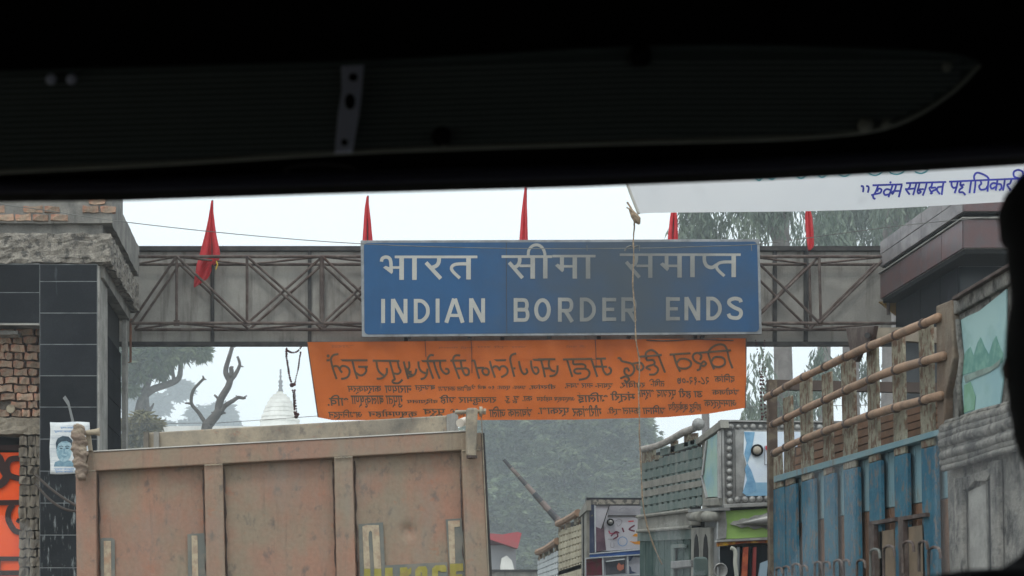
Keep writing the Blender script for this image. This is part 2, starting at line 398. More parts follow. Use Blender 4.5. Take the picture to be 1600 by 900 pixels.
s7([(36, [(1030,218),(1030,370)])])
s7([(28, [(1113,218),(1113,258),(1130,292),(1165,303),(1198,284)], 1), (24, [(1316,265),(1250,265),(1212,274),(1196,296),(1210,324),(1252,362)], 1), (36, [(1316,218),(1316,370)])])
def latin(ch, x0, x1, y0, y1, w):
    h = w/2; xm = (x0+x1)/2; ym = (y0+y1)/2; L_ = x0+h; r = x1-h
    T, B = y0+h*.9, y1-h*.9
    bowl = lambda yt, yb, xr: (w*.92, [(L_, yt), (xr-(yb-yt)*.28, yt), (xr-4, yt+(yb-yt)*.2), (xr, (yt+yb)/2), (xr-4, yb-(yb-yt)*.2), (xr-(yb-yt)*.28, yb), (L_, yb)], 1)
    if ch == 'I': return [(w, [(xm, y0), (xm, y1)])]
    if ch == 'N': return [(w, [(L_, y0), (L_, y1)]), (w, [(r, y0), (r, y1)]), (w*1.05, [(L_, y0+4), (r, y1-4)])]
    if ch == 'D':
        rx = r
        return [(w, [(L_, y0), (L_, y1)]), (w*.95, [(L_, T), (xm-4, T), (rx-h*1.1, T+(B-T)*.14), (rx, T+(B-T)*.36), (rx, B-(B-T)*.36), (rx-h*1.1, B-(B-T)*.14), (xm-4, B), (L_, B)], 1)]
    if ch == 'A': return [(w, [(x0+h*.8, y1), (xm-h*.2, y0)]), (w, [(xm+h*.2, y0), (x1-h*.8, y1)]), (w*.8, [(x0+22, y1-52), (x1-22, y1-52)])]
    if ch == 'B': return [(w, [(L_, y0), (L_, y1)]), bowl(T, ym-2, r-5), bowl(ym-2, B, r)]
    if ch == 'R': return [(w, [(L_, y0), (L_, y1)]), bowl(T, ym+6, r), (w, [(xm-4, ym+6), (x1-h*.7, y1)])]
    if ch == 'E': return [(w, [(L_, y0), (L_, y1)]), (w*.9, [(L_+1, T), (x1, T)]), (w*.85, [(L_+1, ym), (x1-14, ym)]), (w*.9, [(L_+1, B), (x1, B)])]
    if ch == 'O': return [(w, [(xm+(r-xm)*math.cos(a*math.pi/12), ym+(B-ym)*math.sin(a*math.pi/12)) for a in range(25)])]
    if ch == 'S': return [(w*.95, [(r, T+26), (r-8, T+8), (xm, T), (L_+6, T+12), (L_+2, T+36), (xm-6, ym-6), (r-6, ym+14), (r, B-26), (r-16, B-4), (xm, B), (L_+8, B-8), (L_-4, B-30)], 1)]
for ch, a, b, y0, y1 in (('I',206,238,536,708),('N',276,398,536,708),('D',439,556,536,708),('I',596,626,534,706),('A',660,803,534,706),('N',834,952,532,704),('B',1152,1270,530,700),('O',1298,1422,530,698)):
    s6(latin(ch, a, b, y0, y1, 32))
for ch, a, b, y0, y1 in (('R',94,206,512,680),('D',246,360,512,678),('E',402,500,512,676),('R',534,646,510,676),('E',844,942,508,672),('N',972,1086,508,670),('D',1124,1234,506,669),('S',1268,1382,504,668)):
    s7(latin(ch, a, b, y0, y1, 31))
for px in (640, 735, 860, 985, 1100):
    MB().box(XP(px,SY)-.02, XP(px,SY)+.02, SY+.051, GY+.02, ZP(522,SY)-.03, ZP(522,SY)).build('bracket', M['steel_dark'], sr)

# ------------------------------------------------------------------ orange banner under the sign, printed side away: the script reads mirrored
BY = GY-.04
def rip(px, py): return .02*math.sin(px*.03+py*.02)+.012*math.sin(px*.11-py*.05)+.0007*(py-530)
def B_(px, py, off=0): return P(px, py, BY+rip(px, py)-off)
br = empty('orange_banner', P(822, 656, BY), 'orange cloth banner with black Hindi script seen reversed hanging below the blue sign', 'banner')
def bot(x):
    pts = [(480,640),(497,652),(520,656.5),(700,656.5),(900,655.5),(1040,652),(1110,646),(1166,637)]
    for (a, b), (c, d) in zip(pts, pts[1:]):
        if x <= c: return b+(d-b)*(x-a)/(c-a)
    return 637
def bgrid(u, v):
    x = 480+17*v + u*(1166-480-17*v); yt = 534.5-6*(x-480)/686
    return B_(x, yt+(bot(x)-yt)*v)
orange = mat('banner_orange', C(182,92,38), C(190,100,46), 2, rough=.85, trans=.42, dirt=C(160,80,44), dscale=(1,1,3), dlo=.5, dhi=.75, damt=.5, fine=.04)
ink = mat('banner_ink', C(82,64,46), C(70,60,50), 6, rough=.9)
MB().grid(bgrid, 120, 14).build('cloth', orange, br, smooth=True)
MB().tube([B_(480,535.5,.01), B_(497,652,.01)], .006).build('hem', M['steel_rust'], br)
MB().tube([B_(1166,529,.01), B_(1165,638,.01)], .006).build('hem', M['steel_rust'], br)
MB().tube([B_(1010+k*17, 531.5-.1*k+1.2*math.sin(k), .012) for k in range(9)], .007).build('seam', M['steel_rust'], br)
za, zb_, zc, zd = zoomer(500,530,6.922), zoomer(670,530,6.922), zoomer(840,530,6.924), zoomer(1000,530,6.924)
head = [
 (za, [[(70,228),(515,228)], [(115,228),(125,195),(150,170),(200,160)], [(118,228),(138,310),(180,432)], [(135,300),(165,290),(195,298),(222,340),(240,362)],
   [(215,318),(238,290),(282,295),(315,325),(318,372),(290,415),(228,430)], [(350,232),(370,320),(405,430)], [(412,298),(518,298)], [(492,300),(500,345),(470,383),(430,390),(388,362)],
   [(570,232),(1246,238)], [(610,235),(620,305),(645,358),(690,392)], [(722,310),(722,365),(690,408),(650,426),(612,426)],
   [(755,240),(785,350),(812,440)], [(840,240),(852,300),(872,345),(845,375),(795,368)], [(812,436),(785,448),(795,472),(850,474),(893,436)],
   [(905,240),(925,320),(955,430)], [(962,240),(966,300),(945,330),(925,312)], [(940,330),(965,352),(992,352)], [(1042,318),(1030,370),(990,400),(945,402)], [(950,345),(960,372),(1000,385)],
   [(1065,240),(1070,300),(1100,350),(1155,372)], [(1162,318),(1155,378),(1130,418),(1088,432)], [(1162,240),(1170,200),(1195,172),(1232,175)], [(1160,240),(1190,330),(1226,428)]]),
 (zb_, [[(0,233),(190,231)], [(52,235),(75,320),(118,428)], [(122,240),(125,300),(150,350),(188,376),(216,358),(208,325),(176,320)],
   [(232,232),(405,229)], [(260,230),(270,195),(295,174),(340,176)], [(260,235),(290,320),(332,430)], [(298,318),(372,315)], [(345,235),(355,300),(375,358),(402,388),(432,372),(430,330),(405,312),(372,315)],
   [(460,232),(1246,222)], [(495,235),(515,320),(546,428)], [(520,312),(592,310),(578,340),(596,376),(632,386),(650,358),(640,325),(606,310)],
   [(660,235),(680,310),(716,416)], [(688,312),(715,292),(745,300),(772,338)], [(760,330),(782,296),(822,294),(852,330),(842,376),(782,412)],
   [(880,225),(885,190),(905,165),(946,155)], [(880,225),(900,310),(926,408)], [(915,316),(1160,305)], [(975,235),(985,290),(1005,350),(1035,378),(1066,355),(1052,315)],
   [(1105,230),(1110,290),(1130,350),(1160,376),(1186,350),(1176,312),(1150,302)], [(1215,230),(1237,315),(1258,412)]]),
 (zc, [[(0,218),(192,216)], [(60,318),(130,314)], [(125,225),(122,285),(150,335),(192,348)], [(216,283),(212,350),(185,388),(128,400)],
   [(275,219),(740,209)], [(320,225),(345,310),(376,408)], [(386,225),(392,270),(478,268),(516,286),(508,318),(425,320),(395,342),(418,370),(474,368)], [(500,316),(545,332),(562,372),(530,420),(446,440)],
   [(580,215),(610,300),(646,408)], [(610,295),(752,298)], [(685,215),(700,290),(715,345),(747,382),(786,366),(794,328),(768,300)],
   [(865,205),(1177,183)], [(895,205),(912,236),(970,250),(1020,268),(1046,320),(1030,370),(988,396),(944,370),(942,325),(972,315),(992,350)], [(893,425),(960,402),(990,438),(962,462),(938,440)],
   [(1012,268),(1075,256),(1120,258),(1146,300),(1120,336),(1080,320),(1072,280)]]),
 (zd, [[(0,189),(236,170)], [(60,182),(70,140),(125,116),(175,145),(205,186)], [(203,182),(235,270),(272,362)], [(70,190),(76,226),(142,226),(156,268),(92,290),(70,310),(116,332)], [(155,282),(192,312),(190,350),(155,380),(98,382)],
   [(320,166),(546,152)], [(365,170),(395,270),(436,352)], [(395,262),(430,218),(490,212),(545,240),(548,285),(500,316),(430,312),(400,290)],
   [(640,147),(985,120)], [(650,225),(665,180),(630,148),(585,160),(572,195),(600,240),(660,270)], [(660,270),(690,240),(715,265),(690,290),(660,285),(645,325),(614,336)],
   [(735,145),(765,240),(802,326)], [(770,250),(800,200),(860,190),(912,215),(915,270),(860,300),(800,292),(775,262)], [(735,140),(780,88),(850,56),(912,66),(946,124)], [(945,126),(965,220),(1002,316)]]),
]
mb = MB(); k = 0
for zz, ss in head:
    for s_ in ss:
        stroke(mb, zz(s_), 3.3, B_, .004+.0005*(k % 12), True); k += 1
disc(mb, 512.7, 556, 2.4, B_, .005)
mb.build('headline_lettering', ink, br)
small = [  # (text in its true reading order, x0, x1, top y, bottom y)
 ('दिनांक', 1118, 1148, 585, 597), ('२८-१२-०७', 1060, 1108, 590, 601), ('तिथि-', 1016, 1038, 593, 603), ('रविवार,', 970, 1008, 596, 606), ('स्थान- नगर भवन,', 884, 958, 600, 608), ('वीरगंज,', 828, 868, 601, 608),
 ('समय- प्रातः १० बजे से', 738, 822, 602, 609), ('विशाल जनसभा', 686, 736, 602.5, 610), ('बसन्त', 650, 680, 603, 611), ('नारायण', 603, 643, 603.5, 613), ('कार्यक्रम', 545, 596, 604, 615),
 ('संयोजक', 1114, 1155, 607, 616), ('डा हरी', 1062, 1098, 608, 622), ('प्रसाद शर्मा', 1000, 1057, 610, 624), ('मंत्री', 956, 993, 612, 629), ('भिलाई', 904, 950, 614, 629), ('अध्यक्ष महोदय', 840, 898, 619, 628),
 ('का. सू. रु.', 790, 832, 620, 629), ('राजकुमार सिंह', 689, 776, 618, 632), ('विद्यालय', 637, 684, 624, 631), ('गुप्ता बालकृष्णा', 551, 630, 619, 636), ('शिव.', 513, 545, 618, 633),
 ('आमन्त्रक', 1102, 1151, 626, 638), ('हिन्दू क्षेत्रीय', 1046, 1096, 629, 644), ('सिमाना कमल', 974, 1040, 634, 646), ('श्री.', 950, 971, 637, 648), ('गौरीशंकर', 896, 940, 634, 650), ('प्रकाश.', 842, 890, 638, 650),
 ('संचालक', 795, 832, 637, 650), ('जिला', 766, 790, 636, 651), ('समिति', 705, 728, 640, 650), ('पूर्व', 663, 696, 640, 650), ('कृष्णमोहन', 577, 652, 641, 653), ('अभिनन्दन', 515, 566, 641, 655)]
for k, (s_, a, b, y0, y1) in enumerate(small):
    mb = MB(); textfit(mb, s_, a-1, b+1, y0-1.2, y1+1.2, B_, .004+.0004*(k % 3), mirror=True, shear=-.12)
    mb.build('word', ink, br)
fink = mat('faded_ink', C(150,80,46))
for s_, a, b, y0 in (('वन्दे मातरम्', 683, 740, 541), ('जय श्री राम', 745, 822, 540), ('ॐ नमो', 884, 916, 539), ('भारत', 517, 552, 539)):
    mb = MB(); textfit(mb, s_, a, b, y0, y0+4.5, B_, .004, mirror=True); mb.build('faded_word', fink, br)
for x, y1 in ((664,558), (736,583), (930,575)):
    MB().tube([B_(x, 531, .012), B_(x+1, 545, .012), B_(x+1.5, y1, .012)], .004, 5).build('tie_string', M['steel_dark'], br)

# ------------------------------------------------------------------ white banner near the camera side, with its rope
WY = 14.5
def WB(px, py, off=0): return P(px, py, WY+.05*math.sin(px*.012+py*.03)+.02*math.sin(px*.05)-off)
wr = empty('white_banner', P(1250, 330, WY), 'white cloth banner with blue hand painted Hindi words stretched high at the right', 'banner')
cloth_w = mat('banner_white', (.88,.885,.90,1), (.85,.86,.88,1), 1.5, rough=.9, trans=.62, dirt=(.66,.65,.65,1), dscale=(3,3,3), dlo=.6, dhi=.8, damt=.4)
def wbot(x):
    pts = [(975,330),(998,334),(1020,332.5),(1120,331.5),(1240,330.5),(1340,328),(1440,323),(1560,316),(1800,298)]
    for (a, b), (c, d) in zip(pts, pts[1:]):
        if x <= c: return b+(d-b)*(x-a)/(c-a)
    return 298
def wgrid(u, v):
    xl = 958+40*v**1.4; x = xl+(1780-xl)*u; yt = 196-.03*(x-975)
    return WB(x, yt+(wbot(x)-yt)*v)
MB().grid(wgrid, 90, 14).build('cloth', cloth_w, wr, smooth=True)
MB().tube([WB(958+40*v**1.4, 200+(334-200)*v, .01) for v in [k/8 for k in range(9)]], .012).build('hem', mat('hem_grey', C(150,148,142)), wr)
kb = MB(); kb.tube([WB(984,326,.02), WB(990,336,.03), WB(996,344,.02), WB(999,350,.02)], [.012,.03,.034,.01], 8)
kb.tube([WB(992,336,.03), WB(984,322,.03), WB(980,316,.03)], .008); kb.tube([WB(992,338,.03), WB(986,328,.05), WB(979,324,.05)], .006)
kb.build('corner_knot', M['rope'], wr)
zw = zoomer(1300, 240, 5.333)
wink = mat('blue_ink', C(44,50,140), C(36,40,118), 8, rough=.8)
hw = [
 [(240,272),(256,272),(262,290),(258,322)], [(284,270),(302,274),(306,294),(298,326)],
 [(338,264),(588,256)], [(384,264),(372,300),(352,338),(326,346)], [(352,338),(400,328),(412,300),(388,292),(378,318)], [(340,346),(346,370),(362,378)],
 [(506,260),(490,310),(470,364)], [(492,306),(456,296),(432,318),(442,344),(478,338)],
 [(536,258),(524,300),(506,334),(500,326),(516,312),(566,312)], [(582,258),(570,310),(556,364)],
 [(616,246),(952,236)], [(652,246),(648,276),(632,296),(616,298),(648,342)], [(634,296),(694,290)], [(704,244),(692,290),(676,346)],
 [(730,242),(722,280),(712,312),(722,332),(740,318),(720,300),(766,296)], [(790,242),(778,290),(756,350)],
 [(836,240),(828,274),(812,290),(836,336)], [(824,286),(866,282)], [(868,284),(866,300),(842,310),(820,338)], [(930,238),(922,280),(914,344)], [(922,276),(884,280),(876,306),(900,338)],
 [(976,234),(1600,206)], [(996,234),(998,268),(1016,286),(1040,276)], [(1048,232),(1038,280),(1022,330)], [(1074,232),(1070,262),(1088,280),(1064,300),(1062,322),(1090,322),(1112,346)], [(1070,264),(1104,258)],
 [(1160,228),(1152,280),(1146,330)], [(1196,226),(1192,280),(1184,330)], [(1188,226),(1184,188),(1206,160),(1248,168),(1290,190),(1308,214)],
 [(1236,224),(1244,250),(1226,272),(1240,300),(1280,294),(1296,270)], [(1306,216),(1300,262),(1296,318)],
 [(1380,214),(1372,262),(1364,308)], [(1374,250),(1340,246),(1320,268),(1332,292),(1366,276)], [(1374,254),(1406,256),(1412,288),(1392,306)], [(1440,212),(1434,262),(1424,308)],
 [(1496,210),(1484,248),(1460,262),(1490,306)], [(1560,208),(1552,256),(1546,310)], [(1556,206),(1518,190),(1516,152),(1552,136),(1588,152),(1590,188),(1574,206)]]
mb = MB()
for k, s_ in enumerate(hw): stroke(mb, zw(s_), 3.0, WB, .004+.0006*(k % 9), True)
disc(mb, 1391.4, 285, 1.8, WB, .006)
mb.build('blue_lettering', wink, wr)
gink = mat('green_ink', C(40,120,130))
for k, (x, w) in enumerate(((1186, 12), (1206, 14), (1252, 16), (1285, 14), (1320, 20), (1368, 22), (1402, 24), (1440, 20))):
    mb = MB(); stroke(mb, [(x-w/2, 268), (x-w*.4, 278-k*1.2), (x, 282-k*1.6), (x+w*.4, 277-k*1.4), (x+w/2, 266-k)], 2.2, WB, .004+.0006*k, True); mb.build('green_character', gink, wr)
rp = [(991,346,WY),(990,372,WY+.05),(990,400,WY+.02),(989,440,WY),(992,490,WY+.02),(994,530,WY),(999,570,WY),(998,620,WY),(999,660,WY),(1000,700,WY),(1003,760,WY),(1008,810,WY),(1020,848,WY),(1034,882,WY)]
pts = smooth_pts([tuple(P(*p)) for p in rp], 5)
mb = MB(); mb.tube(pts, [.005+.0018*math.sin(i*1.9) for i in range(len(pts))], 7); mb.tube([p if isinstance(p, Vector) else Vector(p)+Vector((.007*math.sin(i*.7), -.007*math.cos(i*.7), 0)) for i, p in enumerate(pts)], .003, 5)
thing('rope', mb, M['rope'], 'frayed brown rope hanging from the white banner corner past the blue sign', 'rope', smooth=True)
KY = 16.2
wp = smooth_pts([tuple(P(*p)) for p in [(-60,312,KY),(60,327,KY),(180,345,KY),(370,366,KY),(565,381,KY),(780,388,KY),(990,388,KY),(1100,385,KY),(1190,381,KY),(1320,364,KY),(1440,349,KY),(1620,333,KY)]], 4)
mb = MB(); mb.tube(wp, .0042, 5)
for x, y in ((985,388),):
    mb.tube([P(x-9,392,KY), P(x-5,386,KY-.02), P(x,384,KY-.03), P(x+6,386,KY), P(x+12,384,KY-.01)], .007, 6)
for x in (917, 999, 1174): mb.tube([P(x,383,KY-.02), P(x+.5,392,KY-.02)], .0035, 5)
thing('wire', mb, M['wire'], 'thin pale wire slung from the left gatehouse across the blue sign', 'wire')
thing('wire', MB().tube([P(150,662,32), P(340,661,32), P(640,640,32), P(1165,636,32), P(1420,632,32)], .006, 5), M['wire'], 'faint thin wire stretched low behind the gantry over the dump truck', 'wire')

# ------------------------------------------------------------------ red flags
def flag(rows, Y, label, pole):
    x, y = rows[0][0], rows[-1][2]
    fr = empty('flag', (XP(pole[0], Y), Y, ZP(pole[2], Y)), label, 'flag', 'red flags in a row along the gantry')
    mb = MB(); n = 14
    def fn(u, v):
        t = v*(len(rows)-1); i = min(int(t), len(rows)-2); f = t-i
        xl = rows[i][0]+(rows[i+1][0]-rows[i][0])*f; xr = rows[i][1]+(rows[i+1][1]-rows[i][1])*f; yy = rows[i][2]+(rows[i+1][2]-rows[i][2])*f
        w = (xr-xl)/25
        return P(xl+(xr-xl)*u, yy, Y+.04*w*math.sin(u*13+v*2.5)+.025*w*math.sin(u*5+1-v*4))
    mb.grid(fn, n, 24).build('cloth', M['flag_red'], fr, smooth=True, solid=.004)
    MB().tube([P(pole[0], pole[1], Y+.03), P(pole[0], pole[2], Y+.03)], .011).build('pole', M['steel_dark'], fr)
    return fr
f1 = flag([(330,332,314),(328,333,328),(325,335,345),(320,338,368),(314,343,390),(311,344,400),(309,342,408),(307,333,415),(306,330,424),(304,326,434),(303,312,444),(303,304,449)], GY+.2, 'widest red flag, hanging in front of the left end of the gantry', (332,313,530))
MB().tube([P(338,408,GY+.15), P(340,414,GY+.14), P(337,421,GY+.15)], .008).build('tie', M['ribbon'], f1)
flag([(573,575,307),(570,577,325),(568,580,350),(566,583,385),(566,584,400)], GY+.2, 'second red flag from the left, above the left end of the blue sign', (575,306,420))
flag([(820,822,292),(817,823,315),(814,824,340),(811,825,385),(811,825,400)], GY+.2, 'red flag above the middle of the blue sign', (822,290,420))
flag([(1051,1056,318),(1047,1058,340),(1044,1059,365),(1042,1060,400)], GY+.2, 'red flag above the right part of the blue sign, under the white banner', (1052,316,420))
flag([(1260,1264,322),(1258,1269,338),(1259,1271,360),(1261,1272,380),(1262,1271,386),(1263,1266,391)], GY+.2, 'rightmost red flag, against the eucalyptus trees', (1262,318,470))

# ------------------------------------------------------------------ garlands
def beads(paths, Y, s=1.0):
    mb = MB()
    for pts, r in paths:
        q = smooth_pts([(a, b) for a, b in pts], 6); L = 0; last = q[0]
        for a, b in zip(q, q[1:]):
            d = math.hypot(b[0]-a[0], b[1]-a[1]); L += d
            if L > r*1.15:
                L = 0; mb.ball(P(b[0]+random.uniform(-.4,.4), b[1], Y+random.uniform(-.01,.01)), r/2600*Y*random.uniform(.8,1.15), 6, 4)
    return mb
gl = [([(447,541),(450,548),(458,551),(466,548),(471,541)], 1.8), ([(447,541),(448,560),(451,580),(455,598)], 2.0), ([(470,547),(468,562),(465,580),(461,598)], 1.6),
      ([(454,598),(457,602),(461,600)], 3.4), ([(457,606),(459,622),(460,640),(461,649)], 2.0), ([(460,606),(461,622),(463,645)], 1.7), ([(460,648),(463,651),(465,647)], 3.2)]
thing('garland', beads(gl, GY-.02), M['bead_dark'], 'dried dark garland looped under the gantry left of the orange banner', 'garland')
gl = [([(1180,530),(1184,550),(1188,585)], 1.3), ([(1195,530),(1193,550),(1190,585)], 1.3), ([(1189,585),(1189,620),(1191,655)], 2.2), ([(1192,585),(1194,620),(1197,652)], 1.8), ([(1196,570),(1197,610),(1194,650)], 1.3)]
thing('garland', beads(gl, GY-.02), M['bead_dark'], 'dried red garland hanging under the gantry right of the orange banner', 'garland')

# ------------------------------------------------------------------ left gatehouse
FY = 16.9
lb = empty('gatehouse', (-3.5, FY, 0), 'unfinished brick and black tiled gatehouse with broken concrete canopy at the left', 'building')
xi = XP(173, FY); XL = -7.5
def brickmesh(seed, sz=(.22,.10,.072), amp=.010):
    b = MB(); b.rough(-sz[0]/2, sz[0]/2, -sz[1]/2, sz[1]/2, -sz[2]/2, sz[2]/2, amp=amp, res=.07, freq=14, seed=seed*7.3)
    me = bpy.data.meshes.new('brick'); me.from_pydata(b.v, [], b.f); me.update(); return me
BR = [brickmesh(i) for i in range(6)]
for m_ in BR: m_.materials.append(M['brick'])
BL = [m_.copy() for m_ in BR]
for m_ in BL: m_.materials[0] = M['block']
def brick(name, meshes, x, y, z, w, d, h, parent, tilt=.03):
    o = bpy.data.objects.new(name, random.choice(meshes)); COL.objects.link(o); o.parent = parent
    o.location = Vector((x, y, z)) - origin(parent); o.scale = (w/.22, d/.10, h/.072); o.rotation_euler = (random.uniform(-tilt, tilt), random.uniform(-tilt, tilt), random.uniform(-tilt*2, tilt*2))
    return o
# upper storey wall, canopy bands
MB().box(XL, XP(170,FY)-.02, 17.2, 18.24, 6.4, 9.0).build('upper_wall', M['concrete'], lb, bev=.01)
MB().rough(XL, xi, FY+.05, 19.45, 6.145, 6.486, .008, .12).build('canopy_band', M['concrete'], lb)
MB().box(XL, xi-.10, FY+.12, 19.40, 6.02, 6.15).build('recess_band', M['concrete'], lb)
MB().rough(XL, xi, FY-.02, 19.45, 5.729, 6.027, .017, .03, 17).build('broken_band', M['concrete_rough'], lb)
MB().box(XL, XP(160,FY), FY+.10, 19.3, 5.60, 5.74).build('soffit', M['concrete'], lb)
z = 6.162; row = 0
while z < 6.46:                                        # bricks of the canopy band where the plaster has gone
    x = -3.6 + (.11 if row % 2 else 0)
    while x < xi-.1:
        w = random.uniform(.17, .23)
        if random.random() < .6: brick('brick', BR, x+w/2, FY+random.uniform(.058,.078), z+.038, w-.02, .07, .062, lb)
        x += w
    z += .085; row += 1
# tiles on the front
def tiles(xs, zs, y, parent, m, t=.02, gap=.004, depthdir='y', name='tile'):
    for a, b in zip(xs, xs[1:]):
        for c, d in zip(zs, zs[1:]):
            lo, hi = min(c, d)+gap, max(c, d)-gap; j = random.uniform(0, .003)
            if depthdir == 'y': MB().box(min(a,b)+gap, max(a,b)-gap, y-t-j, y, lo, hi).build(name, m, parent, bev=.002)
            else: MB().box(y, y+depthdir*(t+j), min(a,b)+gap, max(a,b)-gap, lo, hi) and MB().box(min(y, y+depthdir*(t+j)), max(y, y+depthdir*(t+j)), min(a,b)+gap, max(a,b)-gap, lo, hi).build(name, m, parent, bev=.002)
px0, px1 = XP(62, FY), XP(152, FY)
MB().box(px0, px1, FY+.003, 17.54, 0, 5.72).build('pillar', M['grout'], lb)
tiles([px0, px1], [ZP(v, FY) for v in (413,439.6,489,538,587,636,686,736)], FY+.02, lb, M['granite_black'], gap=.0045)
tiles([px0, px1], [ZP(v, FY) for v in (736,786,836,887,937,987,1037,1087,1137,1187,1237,1292)], FY+.02, lb, M['granite_dripped'], gap=.0045)
MB().box(px1+.0005, px1+.02, FY+.01, 17.54, 0, 5.70).build('pillar_side', M['concrete_light'], lb)
MB().box(XL, px0-.002, FY+.003, 17.4, ZP(505,FY), 5.73).build('lintel', M['grout'], lb)
tiles([px0-.55*i for i in range(0, 5)], [ZP(413,FY), ZP(457,FY), ZP(505,FY)], FY+.02, lb, M['granite_black'])
MB().box(XL, px0-.002, FY-.004, FY+.02, ZP(508,FY), ZP(505.3,FY)).build('lintel_trim', M['concrete_light'], lb)
# dark side passage and rear post
MB().box(px1-.10, px1-.06, 17.55, 19.18, 0, 5.72).build('passage_wall', M['dark'], lb)
tiles([17.56, 18.0, 18.45, 18.9, 19.17], [ZP(1292-50*i, FY) for i in range(0, 17)], px1-.06, lb, M['granite_side'], depthdir=1)
MB().box(XP(190,19.2), XP(197.5,19.2), 19.2, 19.38, 0, 5.72).build('rear_post', M['concrete_light'], lb, bev=.008)
# brick infill
BYW = FY+.30
MB().box(XL, px0-.003, BYW+.09, BYW+.2, ZP(655,BYW), ZP(505,FY)+.1).build('infill_mortar', M['mortar'], lb)
z = ZP(652, BYW)+.01; row = 0
while z < ZP(505, FY)+.03:
    x = px0-.02; x -= .05 if row % 2 else 0
    while x > -3.9:
        w = random.uniform(.09, .13) if random.random() < .35 else random.uniform(.14, .19)
        if not (row == 1 and abs(x-XP(20,BYW)) < .05):
            brick('brick', BR, x-w/2, BYW+.07+random.uniform(-.012,.012), z+.036, w-random.uniform(.014,.026), .13, random.uniform(.060,.072), lb, .05)
        x -= w
    z += .084; row += 1
MB().tube([(XP(17,BYW), BYW-.02, ZP(639,BYW)), (XP(17,BYW), BYW+.1, ZP(639,BYW))], .045, 12).build('pole_end', mat('log_end', C(140,130,112), C(110,100,86), 12, bump=.5), lb)
MB().rough(XL, px0-.01, BYW-.02, BYW+.2, ZP(679,BYW), ZP(653,BYW), .018, .04, 10).build('rough_lintel', M['block'], lb)
MB().rough(XP(-6,FY), XP(24,FY), FY+.12, BYW+.1, ZP(519,FY), ZP(513,FY), .01, .03, 12).build('loose_board', M['concrete_light'], lb)
# column of rough blocks between the opening and the tiled pillar
MB().box(XP(34,BYW), XP(58,BYW), BYW+.10, BYW+.25, 0, ZP(680,BYW)).build('block_mortar', M['mortar'], lb)
z = ZP(681, BYW); 
while z > .02:
    h = random.uniform(.085, .125); x = XP(30, BYW); k = 0
    while x < px0-.03:
        w = random.uniform(.08, .13); w = min(w, px0-.005-x)
        brick('block', BL, x+w/2, BYW+.05, z-h/2, w-.008, .16, h-.012, lb, .05); x += w
    z -= h
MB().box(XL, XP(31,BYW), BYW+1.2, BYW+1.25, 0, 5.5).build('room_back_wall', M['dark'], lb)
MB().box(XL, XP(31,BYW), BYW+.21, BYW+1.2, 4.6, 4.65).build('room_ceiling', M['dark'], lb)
MB().box(XL, XL+.1, FY+.1, 19.4, 0, 5.7).build('outer_wall', M['concrete'], lb)
# orange banner inside the opening
OY = BYW+.12
orr = empty('shop_banner', (XP(10,OY), OY, ZP(900,OY)), 'orange banner with thick black script inside the brick opening at the left edge', 'banner')
OQ = lambda px, py, off=0: P(px, py, OY-off)
MB().grid(lambda u, v: P(-90+121*u, 707+(1000-707)*v, OY+.01*math.sin(u*9+v*3)), 12, 12).build('cloth', mat('shop_orange', C(226,76,22), C(200,66,24), 3, dirt=C(120,50,30), dscale=(3,3,3), dlo=.55, dhi=.8, damt=.6), orr, smooth=True)
mb = MB()
for k, (w, pts) in enumerate([(9, [(30,716),(16,718),(11,728),(14,742),(31,748)]), (12, [(-40,705),(-5,712),(4,732),(10,745),(0,757),(-15,758)]), (8, [(-40,786),(31,785)]), (9, [(31,832),(22,828),(13,812),(14,798),(20,788)]), (7, [(31,815),(26,812)]), (7, [(-40,873),(31,873)]), (8, [(-40,896),(31,895)]), (6, [(-2,873),(-3,896)]), (8, [(-40,700),(31,699)])]):
    stroke(mb, pts, w, lambda x, y, o: OQ(x, y, o+.013), .004+.001*k, True)
mb.build('lettering', mat('black_paint', (.03,.012,.01,1)), orr)
# poster
PY = FY-.006
pr = empty('poster', P(107, 741, PY), 'torn white paper poster with a blue portrait pasted on the black tiled pillar', 'poster')
PQ = lambda px, py, off=0: P(px, py, PY-off)
paper = mat('paper', C(196,198,198), C(176,180,182), 6, rough=.9, dirt=C(140,150,160), dscale=(2,2,60), dlo=.52, dhi=.6, damt=.5)
MB().grid(lambda u, v: PQ(78+62*u+.6*math.sin(v*9), 659.5+81*v+.6*math.sin(u*7), .004+.003*abs(math.sin(u*5+v*4))), 12, 12).build('paper', paper, pr, smooth=True, solid=.001)
pb, pd, ps, pw = mat('print_blue', C(92,120,136), C(112,140,152), 20), mat('print_dark', C(44,58,68), C(60,76,86), 30), mat('print_pale', C(142,164,172), C(108,136,148), 18, .45, .6), mat('print_stripe', C(110,140,175))
def patch(name, pts, m, off):
    b = MB(); b.prism([PQ(x, y, off) for x, y in pts], (0, .0006, 0)); b.build(name, m, pr)
ell = lambda x, y, rx, ry, n=18, a0=0, a1=360: [(x+rx*math.cos(R(a0+(a1-a0)*k/n)), y+ry*math.sin(R(a0+(a1-a0)*k/n))) for k in range(n)]
patch('portrait_shoulders', [(84,729),(86,722),(94,719),(106,719),(116,722),(120,729)], pb, .009)
patch('portrait_face', ell(100, 704, 12, 18), ps, .0105)
patch('portrait_hair', [(88,702),(87,692),(90,685),(98,681),(107,682),(113,688),(113,700),(110,692),(104,689),(96,690),(91,694)], pd, .012)
for x in (95.5, 105): patch('portrait_eye', ell(x, 700.5, 2.6, 1.0, 8), pd, .0125)
for x in (95.5, 105): patch('portrait_eyebrow', [(x-3.5,697.6),(x,696.2),(x+3.5,697.4),(x+3.5,698.4),(x,697.4),(x-3.5,698.6)], pd, .0125)
patch('portrait_nose', [(99.5,701),(101,701),(102.6,708.5),(98.6,709)], pb, .0125)
